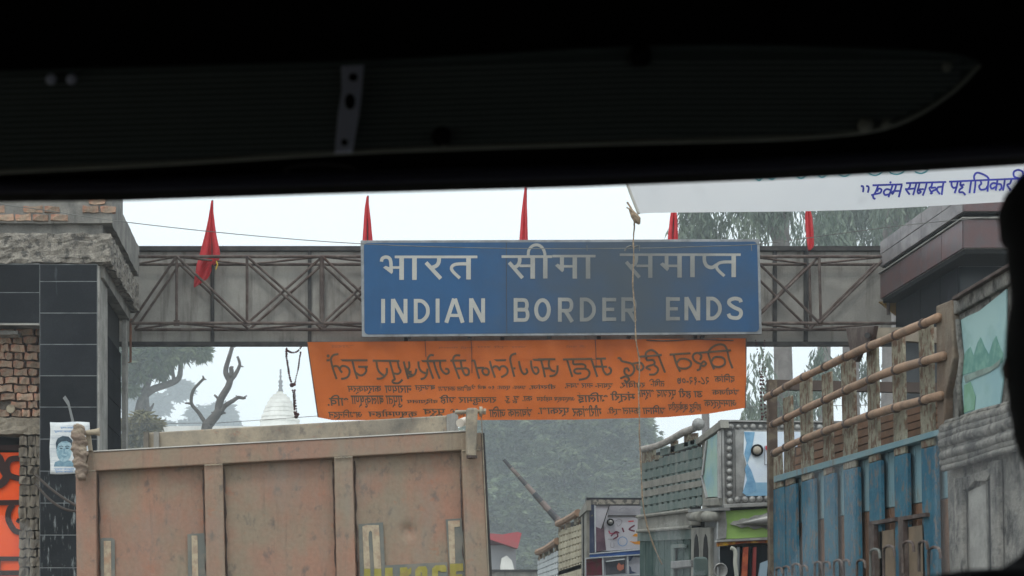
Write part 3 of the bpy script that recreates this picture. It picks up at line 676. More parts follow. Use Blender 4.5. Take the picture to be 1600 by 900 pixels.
patch('portrait_mouth', [(95.5,713),(100.5,711.8),(105.5,713),(100.5,715)], pb, .0125)
mb = MB()
for k, (y, a, b) in enumerate(((668,94,130),(674,84,134),(733,84,134),(737,86,130))):
    textfit(mb, 'सूचना जनहित में जारी', a, b, y-2, y+2, PQ, .0095)
mb.build('poster_lettering', pw, pr)
thing('poster_stub', MB().prism([PQ(112,660,-.002+.004), PQ(116,658,.006), PQ(108,627,.006), PQ(102,618,.006), PQ(98,622,.006), PQ(106,634,.006)], (0,.001,0)), mat('splash', C(110,112,112)), 'pale torn scrap of paper stuck above the blue portrait poster', 'scrap')
# sagging ropes from the block column to the truck
for a, b, s_, lb_ in (((56,742),(124,792),6,'upper of two dark ropes sagging from the block column to the dump truck'), ((56,756),(124,798),16,'lower of two dark ropes sagging from the block column to the dump truck')):
    pts = [P(a[0]+(b[0]-a[0])*t, a[1]+(b[1]-a[1])*t+s_*4*t*(1-t)*.8, FY-.15-1.0*t) for t in [k/14 for k in range(15)]]
    thing('sagging_rope', MB().tube(pts, .013, 6), mat('rope_dark', C(58,52,48)), lb_, 'rope', 'ropes tied to the block column')

# ------------------------------------------------------------------ right gatehouse
rb = empty('gatehouse', (7.5, FY, 0), 'red and grey granite clad gatehouse with stepped canopy at the right end of the gantry', 'building')
XR = 6.47; XE = 11.0
MB().box(XR+.02, XE, FY+.02, 19.45, 5.875, 6.177).build('lower_band', M['concrete'], rb)
MB().box(XR+.02, XE, FY+.02, 19.45, 6.25, 6.555).build('upper_band', M['concrete'], rb)
MB().box(XR+.015, XE, FY+.015, 19.40, 6.236, 6.249).build('groove_shade', M['dark'], rb)  # near-black strip under the upper band, painting in the shade of the gap
MB().box(XR-.02, XE, FY-.02, 19.47, 6.178, 6.192).build('ledge', M['concrete_light'], rb)
xs = [XR+.0+.62*i for i in range(0, 7)]
tiles(xs, [5.88, 6.175], FY+.019, rb, M['granite_red']); tiles(xs, [6.252, 6.55], FY+.019, rb, M['granite_red'])
ys = [FY+.02, 17.5, 18.1, 18.75, 19.44]
tiles(ys, [5.88, 6.175], XR+.019, rb, M['granite_red'], depthdir=-1); tiles(ys, [6.252, 6.40, 6.55], XR+.019, rb, M['granite_grey'], depthdir=-1)
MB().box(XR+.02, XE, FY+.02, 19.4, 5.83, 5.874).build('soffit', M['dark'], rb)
MB().box(6.66, XE, 17.50, 19.4, 0, 5.83).build('wall', M['grout'], rb)
tiles([6.65+.62*i for i in range(0, 7)], [5.825-.42*i for i in range(0, 14)], 17.499, rb, M['glass_dark'])
tiles([17.5, 18.0, 18.6, 19.4], [5.825-.42*i for i in range(0, 14)], 6.659, rb, M['granite_black'], depthdir=-1)
MB().box(7.4, XE, 18.0, 19.3, 6.56, 9).build('upper_wall', M['granite_grey'], rb)
MB().prism([(XR, 19.46, 5.86), (XR+.35, 19.46, 5.86), (XR+.2, 19.46, 5.7)], (0, .05, 0)).build('bracket', mat('ochre', C(130,104,60)), rb)

# ------------------------------------------------------------------ dump truck seen from behind
DY = 9.3
dr = empty('dump_truck', (-.27, DY, 0), 'dusty faded red dump truck seen from behind with ribbed steel tailgate', 'truck')
body = mat('truck_red', C(134,104,89), C(125,112,96), 2.2, .38, .62, rough=.75, dirt=C(146,104,86), dscale=(5,5,1.1), dlo=.5, dhi=.74, damt=.55, fine=.09, bscale=30, bump=.15)
dust = mat('truck_dust', C(148,136,118), C(124,116,104), 3, rough=.85, dirt=C(90,86,80), dscale=(4,4,4), damt=.7, fine=.1)
# dark scratches and grey scuffs on the red paint
def scuffs(m):
    t = m.node_tree; N = t.nodes; Lk = t.links; b = N['Principled BSDF']; src = b.inputs['Base Color'].links[0].from_socket
    tc = N.new('ShaderNodeTexCoord'); last = src
    for vec, lo, hi, amt, colr in (((14,14,9), .56, .66, .7, C(84,80,78)), ((30,30,2.2), .57, .70, .5, C(96,84,76)), ((3.2,3.2,1.1), .50, .68, .55, C(124,118,108)), ((9,9,14), .60, .68, .4, C(146,92,70))):
        mp = N.new('ShaderNodeMapping'); mp.inputs['Scale'].default_value = vec; mp.inputs['Location'].default_value = (vec[0], 3, 5); Lk.new(tc.outputs['Object'], mp.inputs[0])
        n = N.new('ShaderNodeTexNoise'); n.inputs['Scale'].default_value = 1; n.inputs['Detail'].default_value = 9; n.inputs['Roughness'].default_value = .7; Lk.new(mp.outputs[0], n.inputs['Vector'])
        r = N.new('ShaderNodeMapRange'); r.inputs[1].default_value = lo; r.inputs[2].default_value = hi; r.inputs[4].default_value = amt; Lk.new(n.outputs[0], r.inputs[0])
        x = N.new('ShaderNodeMix'); x.data_type = 'RGBA'; Lk.new(r.outputs[0], x.inputs[0]); Lk.new(last, x.inputs[6]); x.inputs[7].default_value = colr; last = x.outputs[2]
    Lk.new(last, b.inputs['Base Color'])
scuffs(body); scuffs(dust)
DQ = lambda px, py, off=0: P(px, py, DY-off)
PB = 1135                                              # tailgate bottom row, below the picture
dx = lambda py: (py-700)*.053                           # the body leans a little to the left
def bar(name, quad, d, off=0, m=body, bev=.006):
    return MB().prism([DQ(x, y, off) for x, y in quad], (0, d, 0)).build(name, m, dr, bev=bev)
for k, (a, b) in enumerate(((148,319),(346,524),(550,722))):
    ya, yb = 733-(a-150)*.056, 733-(b-150)*.056
    MB().grid(lambda u, v: DQ(a-2+(b-a+4)*u + .03*(v*400), (ya-8)+(yb-ya)*u+(PB-ya)*v, -.06+.006*math.sin(u*5+k)*math.sin(v*6)+.006*noise.noise(Vector((u*4+k*9, v*5, 0)))-.028*math.exp(-(((a+(b-a)*u)-634)/9)**2-((ya+(PB-ya)*v-842)/10)**2)), 40, 60).build('tailgate_panel', body, dr, smooth=True)
bar('top_rail', [(145,706.5),(745,673.5),(746,702),(146,736)], .10)
MB().prism([DQ(146,705.8,.006), DQ(745,672.8,.006), DQ(745,671.2,.006), DQ(146,704.2,.006)], (0,.09,0)).build('rail_lip', mat('worn_edge', C(176,172,166)), dr)
bar('post', [(118,735),(119,716),(125,705),(146,704),(150,735),(153,PB),(122,PB)], .12, .003)
bar('post', [(319,727),(348,725.5),(357,PB),(327,PB)], .09, -.005)
bar('post', [(522,715.5),(551,714),(562,PB),(531,PB)], .09, -.005)
bar('post', [(721,704),(720,676),(752,676),(776,PB),(737,PB)], .12, .003)
bar('edge_strip', [(753,676),(757,676),(782,PB),(777,PB)], .14, -.01, M['steel_dark'], .002)
bar('edge_rod', [(751.5,650),(753,650),(776,PB),(774.5,PB)], .01, .012, dust, .002)
bar('bottom_rail', [(122,PB),(777,PB-30),(777,PB+10),(122,PB+40)], .10)
for (xa, ya), (xb, yb) in (((319,727),(348,725.5)), ((522,715.5),(551,714)), ((124,737),(149,735.5)), ((722,704.5),(750,703))):
    pts = [DQ(xa+(xb-xa)*k/12, ya+(yb-ya)*k/12+.5*math.sin(k*2.4), .004) for k in range(13)]
    MB().tube(pts, [.0035+.0015*(k % 2) for k in range(13)], 6).build('weld', dust, dr)
for a, y0_ in ((153,740),(317,734),(350,732),(520,722),(554,720),(719,712)):
    pts = [DQ(a+.7*math.sin(k*1.7)+(.028*(k*14)), y0_+k*14, -.052) for k in range(14)]
    MB().tube(pts, [.003+.002*((k*7) % 3) for k in range(14)], 5).build('weld', M['steel_rust'], dr)
# hinges
hg = MB(); hg.prism([DQ(729,637,.09), DQ(747,637,.09), DQ(744,716,.09), DQ(729,712,.09)], (0,.07,0)); hg.build('hinge_arm', dust, dr, bev=.012)
MB().tube([DQ(711,644,.05), DQ(758,643,.05)], .011, 12).build('hinge_pin', dust, dr)
MB().tube([DQ(749,643,.05), DQ(753.5,643,.05)], .028, 12).build('hinge_washer', dust, dr)
MB().tube([DQ(755,643,.05), DQ(759,643,.05)], .018, 6).build('hinge_nut', dust, dr)
MB().tube([DQ(719,661,.0), DQ(727,658,-.1)], .024, 12).build('hose_end', mat('pale_plastic', C(190,180,168)), dr)
MB().tube([DQ(737,712,.1), DQ(737,716,.1)], .03, 10).build('hinge_boot', M['steel_rust'], dr)
wb = MB()
def wrap(u, v):
    a = 2*math.pi*u; yy = 664+86*v
    r = (10.5+1.6*math.sin(v*26+u*6)+1.0*math.sin(v*61)+1.5*math.sin(u*12+v*5))*(1-.35*(2*v-1)**8)
    return DQ(122+6*v+r*math.cos(a), yy+1.5*math.sin(u*19+v*9), .07) + Vector((0, -r*math.sin(a)/F*DY, 0))
wb.grid(wrap, 24, 36)
wb.poly([wrap(k/24, 0) for k in range(24)]); wb.poly([wrap(k/24, 1) for k in range(24)][::-1])
wb.build('wrapped_hinge', mat('sacking', C(126,110,98), C(148,134,118), 14, rough=.95, bump=1, bscale=60, dirt=C(88,70,62), dscale=(3,3,8), damt=.7), dr, smooth=True)
MB().tube([DQ(129,677,.04), DQ(148,675,.04), DQ(156,675,.04)], [.014,.016,.024], 10).build('hinge_pin', dust, dr)
MB().prism([DQ(134,680,.03), DQ(141,680,.03), DQ(144,704,.03), DQ(138,704,.03)], (0,.03,0)).build('hinge_lug', dust, dr)
# headboard and body
HB = 12.6
HQ = lambda px, py: P(px, py, HB)
MB().prism([HQ(228,676), HQ(697,649), HQ(712,645), HQ(712,760), HQ(228,760)], (0,.05,0)).build('headboard', dust, dr, bev=.01)
MB().prism([P(698,648,HB-.02), P(712,644,HB-.02), P(716,650,HB-.02), P(716,760,HB-.02), P(698,760,HB-.02)], (0,.03,0)).build('headboard_gusset', M['cladding'], dr)
for a in (224, 240): MB().prism([P(a,675,HB-.04), P(a+8,674.5,HB-.04), P(a+8,760,HB-.04), P(a,760,HB-.04)], (0,.12,0)).build('headboard_stake', mat('wood_grey', C(104,98,90), C(84,80,74), 6) if a == 224 else M['cladding'], dr)
zlo, zhi = 1.35, ZP(710, DY)
MB().add([(XP(122,DY),DY+.12,zlo),(XP(122,DY),DY+.12,zhi),(-1.40,HB,zhi+.1),(-1.40,HB,zlo),(XP(122,DY)+.06,DY+.12,zlo),(XP(122,DY)+.06,DY+.12,zhi),(-1.34,HB,zhi+.1),(-1.34,HB,zlo)], [(0,1,2,3),(7,6,5,4),(1,5,6,2),(0,3,7,4),(0,4,5,1),(3,2,6,7)]).build('side_wall', body, dr)
MB().add([(.80,DY+.12,zlo),(.80,DY+.12,zhi),(1.10,HB,zhi+.1),(1.10,HB,zlo),(.74,DY+.12,zlo),(.74,DY+.12,zhi),(1.04,HB,zhi+.1),(1.04,HB,zlo)], [(3,2,1,0),(4,5,6,7),(2,6,5,1),(4,7,3,0),(1,5,4,0),(7,6,2,3)]).build('side_wall', body, dr)
MB().box(-1.35, .76, DY+.12, HB, 1.30, 1.36).build('floor', dust, dr)
for x in (-.75, .25): MB().box(x-.06, x+.06, DY+.2, HB+1.8, 1.02, 1.29).build('chassis_rail', M['steel_dark'], dr)
MB().box(-1.3, .75, HB+.35, HB+2.0, .9, 2.75).build('cab', body, dr, bev=.06)
MB().box(-1.1, .6, DY+.05, DY+.17, .62, .76).build('bumper', M['steel_rust'], dr, bev=.01)
def wheel(x, y, parent, r=.5, w=.3):
    t_ = MB().tube([(x-w/2,y,r),(x-w/2+.04,y,r),(x+w/2-.04,y,r),(x+w/2,y,r)], [r-.06,r,r,r-.06], 24).build('wheel', mat('tyre', (.02,.02,.02,1), rough=.9) if 'tyre' not in M else M['tyre'], parent, smooth=False)
    MB().tube([(x-w/2-.01,y,r),(x+w/2+.01,y,r)], r*.55, 16).build('rim', M['steel_rust'], t_)
M['tyre'] = mat('tyre', (.02,.02,.02,1), rough=.9)
for y in (DY+.8, DY+2.1, DY+4.6):
    for x in (-1.1, .6): wheel(x, y, dr)
# painted characters on the tailgate
cream, outl, yel = (mat('paint_cream', C(160,146,124), C(138,122,106), 30, dirt=C(140,100,80), dscale=(12,12,12), damt=.6), mat('paint_outline', C(96,98,94), C(112,108,100), 9),
                    mat('paint_yellow', C(130,122,60), C(142,132,74), 20, dirt=C(120,96,72), dscale=(12,12,12), damt=.5))
def T2(zz, pts, off, m, name='painted_character', bk=-.052):
    MB().prism([DQ(x, y, bk+off) for x, y in zz(pts)], (0, .0008, 0)).build(name, m, dr)
zL, zR = zoomer(130,800,7.62), zoomer(540,780,6.667)
E_ = 1500
T2(zL, [(205,320),(230,308),(345,308),(375,330),(385,E_),(215,E_)], .004, outl, 'painted_outline'); T2(zL, [(245,345),(330,345),(342,E_),(256,E_)], .007, cream)
T2(zL, [(1240,265),(1440,250),(1460,300),(1485,E_),(1262,E_)], .004, outl, 'painted_outline'); T2(zL, [(1290,282),(1360,280),(1385,E_),(1310,E_)], .007, cream)
T2(zR, [(135,260),(390,240),(405,620),(450,E_),(165,E_)], .004, outl, 'painted_outline')
T2(zR, [(175,285),(210,270),(345,270),(350,330),(372,722),(298,722),(276,345),(262,325),(244,340),(238,400),(258,722),(192,722)], .007, cream)
T2(zR, [(192,724),(258,724),(262,E_),(196,E_)], .007, yel); T2(zR, [(298,724),(372,724),(380,E_),(304,E_)], .007, yel)
T2(zR, [(1042,210),(1215,198),(1225,320),(1235,640),(1275,900),(1100,900),(1078,680)], .004, outl, 'painted_outline')
T2(zR, [(1066,226),(1190,220),(1192,285),(1134,290),(1142,668),(1086,670)], .007, cream)
T2(zR, [(400,690),(1060,655),(1100,E_),(410,E_)], .003, outl, 'painted_outline')
T2(zR, [(410,715),(490,712),(500,E_),(415,E_)], .007, yel)
T2(zR, [(565,712),(640,708),(648,735),(686,706),(684,770),(652,800),(662,E_),(585,E_)], .007, yel)
T2(zR, [(725,735),(760,700),(835,698),(852,730),(860,E_),(805,E_),(795,760),(782,760),(790,E_),(735,E_)], .007, yel)
T2(zR, [(900,725),(935,690),(1030,684),(1050,705),(1052,755),(992,758),(985,745),(962,748),(975,E_),(915,E_)], .007, yel)
T2(zR, [(1086,674),(1222,668),(1226,745),(1150,752),(1152,785),(1215,782),(1230,E_),(1096,E_)], .007, yel)

# ------------------------------------------------------------------ blue truck, near right
TX = 3.6
br2 = empty('cargo_truck', (4.8, 11, 0), 'tall blue cargo truck with bamboo rails and rusty posts, nearest at the right', 'truck')
tb = mat('truck_blue', C(28,78,98), C(48,92,108), 4, rough=.7, dirt=C(92,84,78), dscale=(22,22,14), dlo=.5, dhi=.64, damt=.85, fine=.18, bump=.2)
tbl = mat('truck_pale_blue', C(100,128,136), C(110,130,132), 4, rough=.8, dirt=C(110,96,84), dscale=(7,7,3), dlo=.56, dhi=.72, damt=.8, fine=.08)
rusty = mat('post_rusty', C(134,130,114), C(110,106,92), 7, rough=.85, dirt=C(92,68,54), dscale=(24,24,13), dlo=.46, dhi=.6, damt=.9, fine=.2, bump=.4)
brown = mat('plank_brown', C(112,84,66), C(96,76,62), 5, rough=.9, dirt=C(80,64,54), dscale=(12,12,2), damt=.6, fine=.12)
bamboo = mat('bamboo', C(140,114,94), C(122,102,86), 6, rough=.75, dirt=C(104,84,70), dscale=(8,8,8), damt=.6, fine=.08)
tin = mat('old_tin', C(114,111,105), C(78,77,74), 6, rough=.7, dirt=C(46,44,42), dscale=(13,13,6), dlo=.5, dhi=.64, damt=.85, fine=.22, bump=.8)
TS = lambda px, py, off=0: SD(px, py, TX-off)
rails = [[(1197,621),(1222,608),(1246,594),(1290,573),(1338,550),(1400,524),(1466,496)], [(1206,664),(1256,640),(1308,616),(1384,583),(1474,556)], [(1208,709),(1230,698),(1257,686),(1359,649),(1470,618)]]
for k, r_ in enumerate(rails):
    pts = smooth_pts([tuple(TS(x, y, .07)) for x, y in r_], 3)
    MB().tube(pts, [.027+.0025*math.sin(i*2.1) for i in range(len(pts))], 10).build('bamboo_rail', bamboo, br2, smooth=True)
posts = [(1211,1219,17,700),(1229,1239,15,620),(1257,1265,19,592),(1290,1298,16,583),(1323,1333,22,555),(1361,1370,18,540),(1401,1411,20,520),(1444,1455,22,505)]
def bmy(px): return 747-(px-1216)*.276
for k, (xt, xb, w, yt) in enumerate(posts):
    w -= 2.5
    ym = bmy(xt)+14; xm = xt+(xb-xt)*.4; h = w/2
    MB().prism([TS(xt-h, yt+h*.4), TS(xt+h, yt-h*.4), TS(xm+h, ym-2), TS(xm-h, ym+3)], (.022,0,0)).build('post', rusty, br2, bev=.006)
    MB().prism([TS(xm-h, ym+3.5), TS(xm+h, ym-1.5), TS(xb+h+3, 1290), TS(xb-h+3, 1290)], (.04,0,0)).build('post', tb, br2, bev=.006)
    MB().prism([TS(xm+h, ym-1), TS(xm+h+4, ym-2), TS(xb+h+7, 1290), TS(xb+h+3, 1290)], (.02,0,0)).build('post_flange', tb, br2)
    for r_ in rails:                                  # lashings where rail meets post
        for (a, b), (c, d) in zip(r_, r_[1:]):
            if a <= xt <= c:
                y = b+(d-b)*(xt-a)/(c-a); MB().tube([TS(xt-1.5,y+.4,.07), TS(xt+1,y-.4,.07)], .032, 10).build('lashing', M['steel_rust'], br2)
MB().prism([TS(1209,754,.018), TS(1472,678.5,.018), TS(1472,669,.018), TS(1209,744,.018)], (.09,0,0)).build('waist_beam', tbl, br2, bev=.004)
edges = [1209,1227,1250,1281,1313,1350,1388,1430,1479]
for a, b in zip(edges, edges[1:]):
    lo = 816-(a-1247)*.165; hb = 816-(b-1247)*.165
    MB().prism([TS(a+.6, bmy(a)+8, -.05), TS(b-.6, bmy(b)+8, -.05), TS(b+2.4, hb, -.05), TS(a+3.4, lo, -.05)], (.03,0,0)).build('plank', tbl, br2, bev=.003)
    MB().prism([TS(a+3.6, lo+.8, -.055), TS(b+2.2, hb+.8, -.055), TS(b+8, 1290, -.055), TS(a+8, 1290, -.055)], (.03,0,0)).build('plank', brown, br2, bev=.003)
for x0_, x1_, y0_ in ((1357,1398,815),(1403,1445,808)):
    hf = MB()
    hf.prism([TS(x0_,y0_,.03), TS(x1_,y0_-7,.03), TS(x1_,y0_-1,.03), TS(x0_,y0_+6,.03)], (.06,0,0)); hf.prism([TS(x0_,y0_+6.1,.03), TS(x0_+8,y0_+5,.03), TS(x0_+12,1000,.03), TS(x0_+4,1000,.03)], (.06,0,0))
    hf.build('hatch_frame', M['steel_rust'], br2)
    MB().prism([TS(x0_+14,y0_+16,.0), TS(x1_-2,y0_+12,.0), TS(x1_+3,1000,.0), TS(x0_+18,1000,.0)], (.02,0,0)).build('hatch_panel', mat('hatch_ply', C(118,102,84), C(100,88,74), 5), br2)
for px, py, s_ in ((1218,892,5),(1229,890,5),(1245,888,7),(1257,889,5),(1279,884,6),(1292,884,6),(1310,882,7),(1323,880,5),(1346,882,7),(1368,866,8),(1390,862,9),(1420,855,9),(1443,853,7),(1461,865,10)):
    MB().tube(smooth_pts([tuple(TS(px-s_,py+40,.08)), tuple(TS(px-s_,py,.08)), tuple(TS(px-s_*.7,py-s_*.8,.09)), tuple(TS(px,py-s_,.1)), tuple(TS(px+s_*.7,py-s_*.6,.12)), tuple(TS(px+s_*.9,py+s_*.8,.12))], 3), .009, 7).build('rope_hook', M['steel_rust'] if px < 1340 else mat('hook_grey', C(96,98,94)) if px == 1368 else M['steel_rust'], br2)
MB().prism([TS(1225,760,-.5), TS(1480,690,-.5), TS(1480,622,-.5), TS(1225,704,-.5)], (.02,0,0)).build('inner_wall', mat('inner_brown', C(74,58,48), C(60,50,44), 6), br2)
# rear frame and brown top rail, bracket
YR = 13.42
MB().prism([P(1201,593,YR), P(1560,600,YR), P(1560,616,YR), P(1201,608,YR)], (0,.06,0)).build('rear_rail', mat('rear_wood', C(72,60,54), C(60,52,48), 5), br2)
MB().prism([P(1201,593,YR-.02), P(1214,593,YR-.02), P(1222,1290,YR-.02), P(1206,1290,YR-.02)], (0,.07,0)).build('rear_post', mat('rear_wood_dark', C(70,58,50), C(98,88,74), 9), br2)
MB().prism([P(1206,760,YR), P(1600,690,YR), P(1600,1290,YR), P(1206,1290,YR)], (0,.04,0)).build('rear_gate', brown, br2)
for k in range(4):
    MB().prism([TS(1240+k*2, 735-k*14-6, -.42), TS(1480, 660-k*11-4, -.42), TS(1480, 660-k*11+5, -.42), TS(1240+k*2, 735-k*14+5, -.42)], (.02,0,0)).build('inner_board', brown, br2)
MB().prism([P(1370,512,10.9), P(1470,511,10.9), P(1470,536,10.9), P(1370,530,10.9)], (0,.05,0)).build('cross_board', mat('wood_pale', C(128,118,104), C(104,96,86), 4), br2)
bk = MB(); bk.prism([TS(1321,512,.06), TS(1366,509,.06), TS(1362,530,.06), TS(1345,548,.06), TS(1337,566,.06), TS(1330,560,.06)], (.03,0,0)); bk.build('bracket', M['steel_rust'], br2, bev=.004)
MB().tube([TS(1355,524,.10), TS(1355,524,.05)], .018, 10).build('bolt', M['steel_dark'], br2)
# cab side
cp = MB(); cp.prism([TS(1462,478,.05), TS(1487,468,.05), TS(1489,560,.05), TS(1476,622,.05), TS(1474,668,.05), TS(1464,672,.05)], (.08,0,0)); cp.build('corner_post', mat('post_brown', C(98,84,72), C(76,66,58), 6, rough=.9, bump=.5, dirt=C(130,122,108), dscale=(5,5,2), damt=.5), br2, bev=.008)
MB().prism([TS(1485,478,.04), TS(1490,462,.04), TS(1600,398,.04), TS(1600,430,.04), TS(1490,492,.04)], (.08,0,0)).build('roof_beam', tin, br2, bev=.01)
MB().prism([TS(1487,470,.07), TS(1600,402,.07), TS(1600,396,.07), TS(1487,464,.07)], (.06,0,0)).build('roof_trim', M['steel_rust'], br2, bev=.004)
MB().prism([TS(1489,495,.01), TS(1600,428,.01), TS(1600,640,.01), TS(1489,668,.01)], (.03,0,0)).build('window_frame', tin, br2)
wpx = [(1498,502),(1512,494),(1530,486),(1545,474),(1572,452),(1571,560),(1562,632),(1503,652),(1497,600),(1501,560)]
MB().prism([TS(x, y, .02) for x, y in wpx], (.008,0,0)).build('painted_panel', mat('paint_sky', C(122,152,156), C(138,164,162), 2, rough=.6, dirt=C(110,140,132), dscale=(6,6,6), damt=.5), br2)
grn = mat('paint_green', C(84,122,114), C(104,140,128), 14)
for q in ([(1503,560),(1510,548),(1516,542),(1521,556),(1527,536),(1532,527),(1538,542),(1545,554),(1551,534),(1556,525),(1561,540),(1567,552),(1566,566),(1535,578),(1503,586)],):
    MB().prism([TS(x, y, .023) for x, y in q], (.002,0,0)).build('painted_hills', grn, br2)
MB().prism([TS(x, y, .0245) for x, y in [(1506,588),(1530,578),(1550,572),(1564,560),(1560,572),(1545,582),(1520,592),(1508,598)]], (.001,0,0)).build('painted_path', mat('paint_grey', C(104,116,110), C(120,136,128), 12), br2)
MB().prism([TS(x, y, .024) for x, y in [(1506,602),(1516,596),(1524,620),(1522,640),(1506,645)]], (.002,0,0)).build('painted_meadow', mat('paint_green_pale', C(100,136,114), C(116,148,134), 9), br2)
MB().tube([TS(1497,500,.03), TS(1499,530,.035), TS(1503,558,.03), TS(1498,600,.035), TS(1503,655,.03)], .016, 8).build('curved_moulding', tin, br2, smooth=True)
for k, (dy, rr) in enumerate(((662,.018),(670,.028),(681,.034),(693,.034),(704,.022),(713,.03),(724,.026),(733,.018))):
    pts = [TS(1474+i*14, dy-(i*14)*.30+.9*math.sin(i*1.1+k*.7), .03+.01*(k % 2)) for i in range(10)]
    MB().tube(pts, [rr*(1+.05*math.sin(i*2+k)) for i in range(10)], 10).build('roll_moulding', tin, br2, smooth=True)
MB().prism([TS(1480,735,-.01), TS(1600,700,-.01), TS(1620,1290,-.01), TS(1495,1290,-.01)], (.04,0,0)).build('door', tin, br2)
for a, b, y0_ in ((1490,1510,748),(1546,1560,722)):
    MB().prism([TS(a,y0_,.025), TS(a+12,y0_-3,.025), TS(a+20,1290,.025), TS(a+8,1290,.025)], (.03,0,0)).build('door_stile', tin, br2, bev=.006)
MB().prism([TS(1504,746,.02), TS(1546,732,.02), TS(1546,742,.02), TS(1540,752,.02), TS(1522,752,.02), TS(1512,764,.02), TS(1504,766,.02)], (.02,0,0)).build('door_arch', tin, br2, bev=.004)
MB().prism([TS(1513,768,-.004), TS(1540,756,-.004), TS(1552,1290,-.004), TS(1526,1290,-.004)], (.005,0,0)).build('door_panel', M['concrete_light'], br2)
MB().prism([TS(1543,742,.005), TS(1547,740,.005), TS(1560,1290,.005), TS(1555,1290,.005)], (.002,0,0)).build('door_gap', M['dark'], br2)
MB().box(TX+.15, 5.95, 9.0, 9.7, .9, 3.6).build('cab', tin, br2, bev=.05)
MB().box(TX+.12, 5.95, 9.9, 13.4, 1.05, 1.15).build('floor', brown, br2)
MB().box(5.9, 5.97, 9.8, 13.4, 1.1, 3.2).build('far_side', tb, br2)
for y in (10.0, 12.3, 13.0):
    for x in (TX+.35, 5.6): wheel(x, y, br2)

# ------------------------------------------------------------------ painted truck in the middle (green and silver)
MX, MY = 3.56, 15.0
mr = empty('cargo_truck', (4.7, MY, 0), 'green and silver decorated truck with slatted side, second in the row of oncoming trucks', 'truck')
slg = mat('slat_green', C(84,98,94), C(102,110,106), 5, rough=.85, dirt=C(130,126,118), dscale=(8,8,3), damt=.5, fine=.1)
slw = mat('slat_grey', C(126,124,116), C(108,106,100), 5, rough=.85, dirt=C(100,100,94), dscale=(8,8,3), damt=.5, fine=.1)
silver = mat('silver', C(138,137,134), C(112,111,109), 6, rough=.4, metal=.3, dirt=C(92,90,88), dscale=(5,5,5), damt=.4, fine=.06)
silver_d = mat('silver_dark', C(102,101,99), C(82,82,81), 6, rough=.5, dirt=C(80,80,78), dscale=(5,5,5), damt=.4)
zm = zoomer(980, 640, 3.4615)
def mz(x, y): return (980+x/3.4615, 640+y/3.4615)
def MS(x, y, off=0):
    px, py = mz(x, y); return SD(px, py, MX-off)
def MFr(x, y, off=0):
    px, py = mz(x, y); return P(px, py, MY-off)
def side_slats(parent, S_, lefts, rights, xl, xr, cols, post_n, dark=True):
    for k in range(len(lefts)-1):
        l0, l1, r0, r1 = lefts[k], lefts[k+1], rights[k], rights[k+1]; g0 = (l1-l0)*.13
        MB().prism([S_(xl, l0+g0), S_(xr, r0+g0), S_(xr, r1-g0), S_(xl, l1-g0)], (.025,0,0)).build('slat', cols[k % len(cols)], parent, bev=.003)
    for i in range(post_n):
        f = (i+.5)/post_n; x = xl+(xr-xl)*f
        t0 = lefts[0]+(rights[0]-lefts[0])*f; t1 = lefts[-1]+(rights[-1]-lefts[-1])*f; w = (xr-xl)/post_n*.28
        MB().prism([S_(x-w, t0+2, -.006), S_(x+w, t0+2, -.006), S_(x+w, t1, -.006), S_(x-w, t1, -.006)], (.03,0,0)).build('stake', cols[0], parent)
side_slats(mr, MS, [288,338,388,437,484,528,576], [195,262,318,375,420,468,520], 72, 402, [slg, slg, slw, slw, slg, slg], 11)
MB().prism([MS(178,215), MS(365,160), MS(365,195), MS(178,252)], (.025,0,0)).build('slat', slg, mr, bev=.003)
MB().prism([MS(80,250,-.3), MS(390,180,-.3), MS(390,600,-.3), MS(80,600,-.3)], (.02,0,0)).build('inner_lining', M['dark'], mr)
for x, y0_, y1_ in ((90,215,290),(125,205,285),(160,250,280),(245,170,235),(318,135,200),(352,130,190)):
    MB().prism([MS(x-11,y0_), MS(x+11,y0_-4), MS(x+11,y1_-3), MS(x-11,y1_)], (.04,0,0)).build('stake', rusty, mr)
MB().tube(smooth_pts([tuple(MS(x, y, .02)) for x, y in ((78,215),(150,200),(230,165),(300,125),(355,105),(372,92))], 3), .036, 9).build('top_rail', mat('rail_pale', C(150,146,140), C(128,122,116), 5), mr, smooth=True)
MB().ball(MS(385,80,.02), .062, 12, 8).build('rail_knob', silver, mr, smooth=True)
MB().prism([MS(370,160,.03), MS(500,58,.03), MS(505,100,.03), MS(372,192,.03)], (.08,0,0)).build('crown_beam', slw, mr, bev=.006)
MB().prism([MS(402,170,-.01), MS(506,95,-.01), MS(512,545,-.01), MS(405,545,-.01)], (.03,0,0)).build('crown_side', slw, mr)
MB().prism([MS(428,168,.015), MS(486,130,.015), MS(488,470,.015), MS(428,474,.015), MS(408,355,.015)], (.01,0,0)).build('painted_panel', mat('panel_greenblue', C(138,160,150), C(120,150,158), 3, dirt=C(120,150,100), dscale=(3,3,2), damt=.6), mr)
for q in ([(428,168),(422,170),(400,350),(408,355)], [(400,350),(396,360),(424,480),(430,474)], [(486,120),(496,114),(498,480),(488,475)]):
    MB().prism([MS(x, y, .03) for x, y in q], (.02,0,0)).build('panel_trim', silver, mr)
MB().prism([MS(408,482,.03), MS(492,476,.03), MS(492,520,.03), MS(408,524,.03)], (.08,0,0)).build('window_sill', slw, mr, bev=.01)
MB().prism([MS(55,590,.02), MS(340,548,.02), MS(345,628,.02), MS(55,652,.02)], (.1,0,0)).build('ledge', slw, mr, bev=.01)
MB().tube([MS(55,580,.04), MS(335,545,.04)], .02, 8).build('ledge_bead', slw, mr); MB().tube([MS(55,658,.04), MS(340,636,.04)], .02, 8).build('ledge_bead', slw, mr)
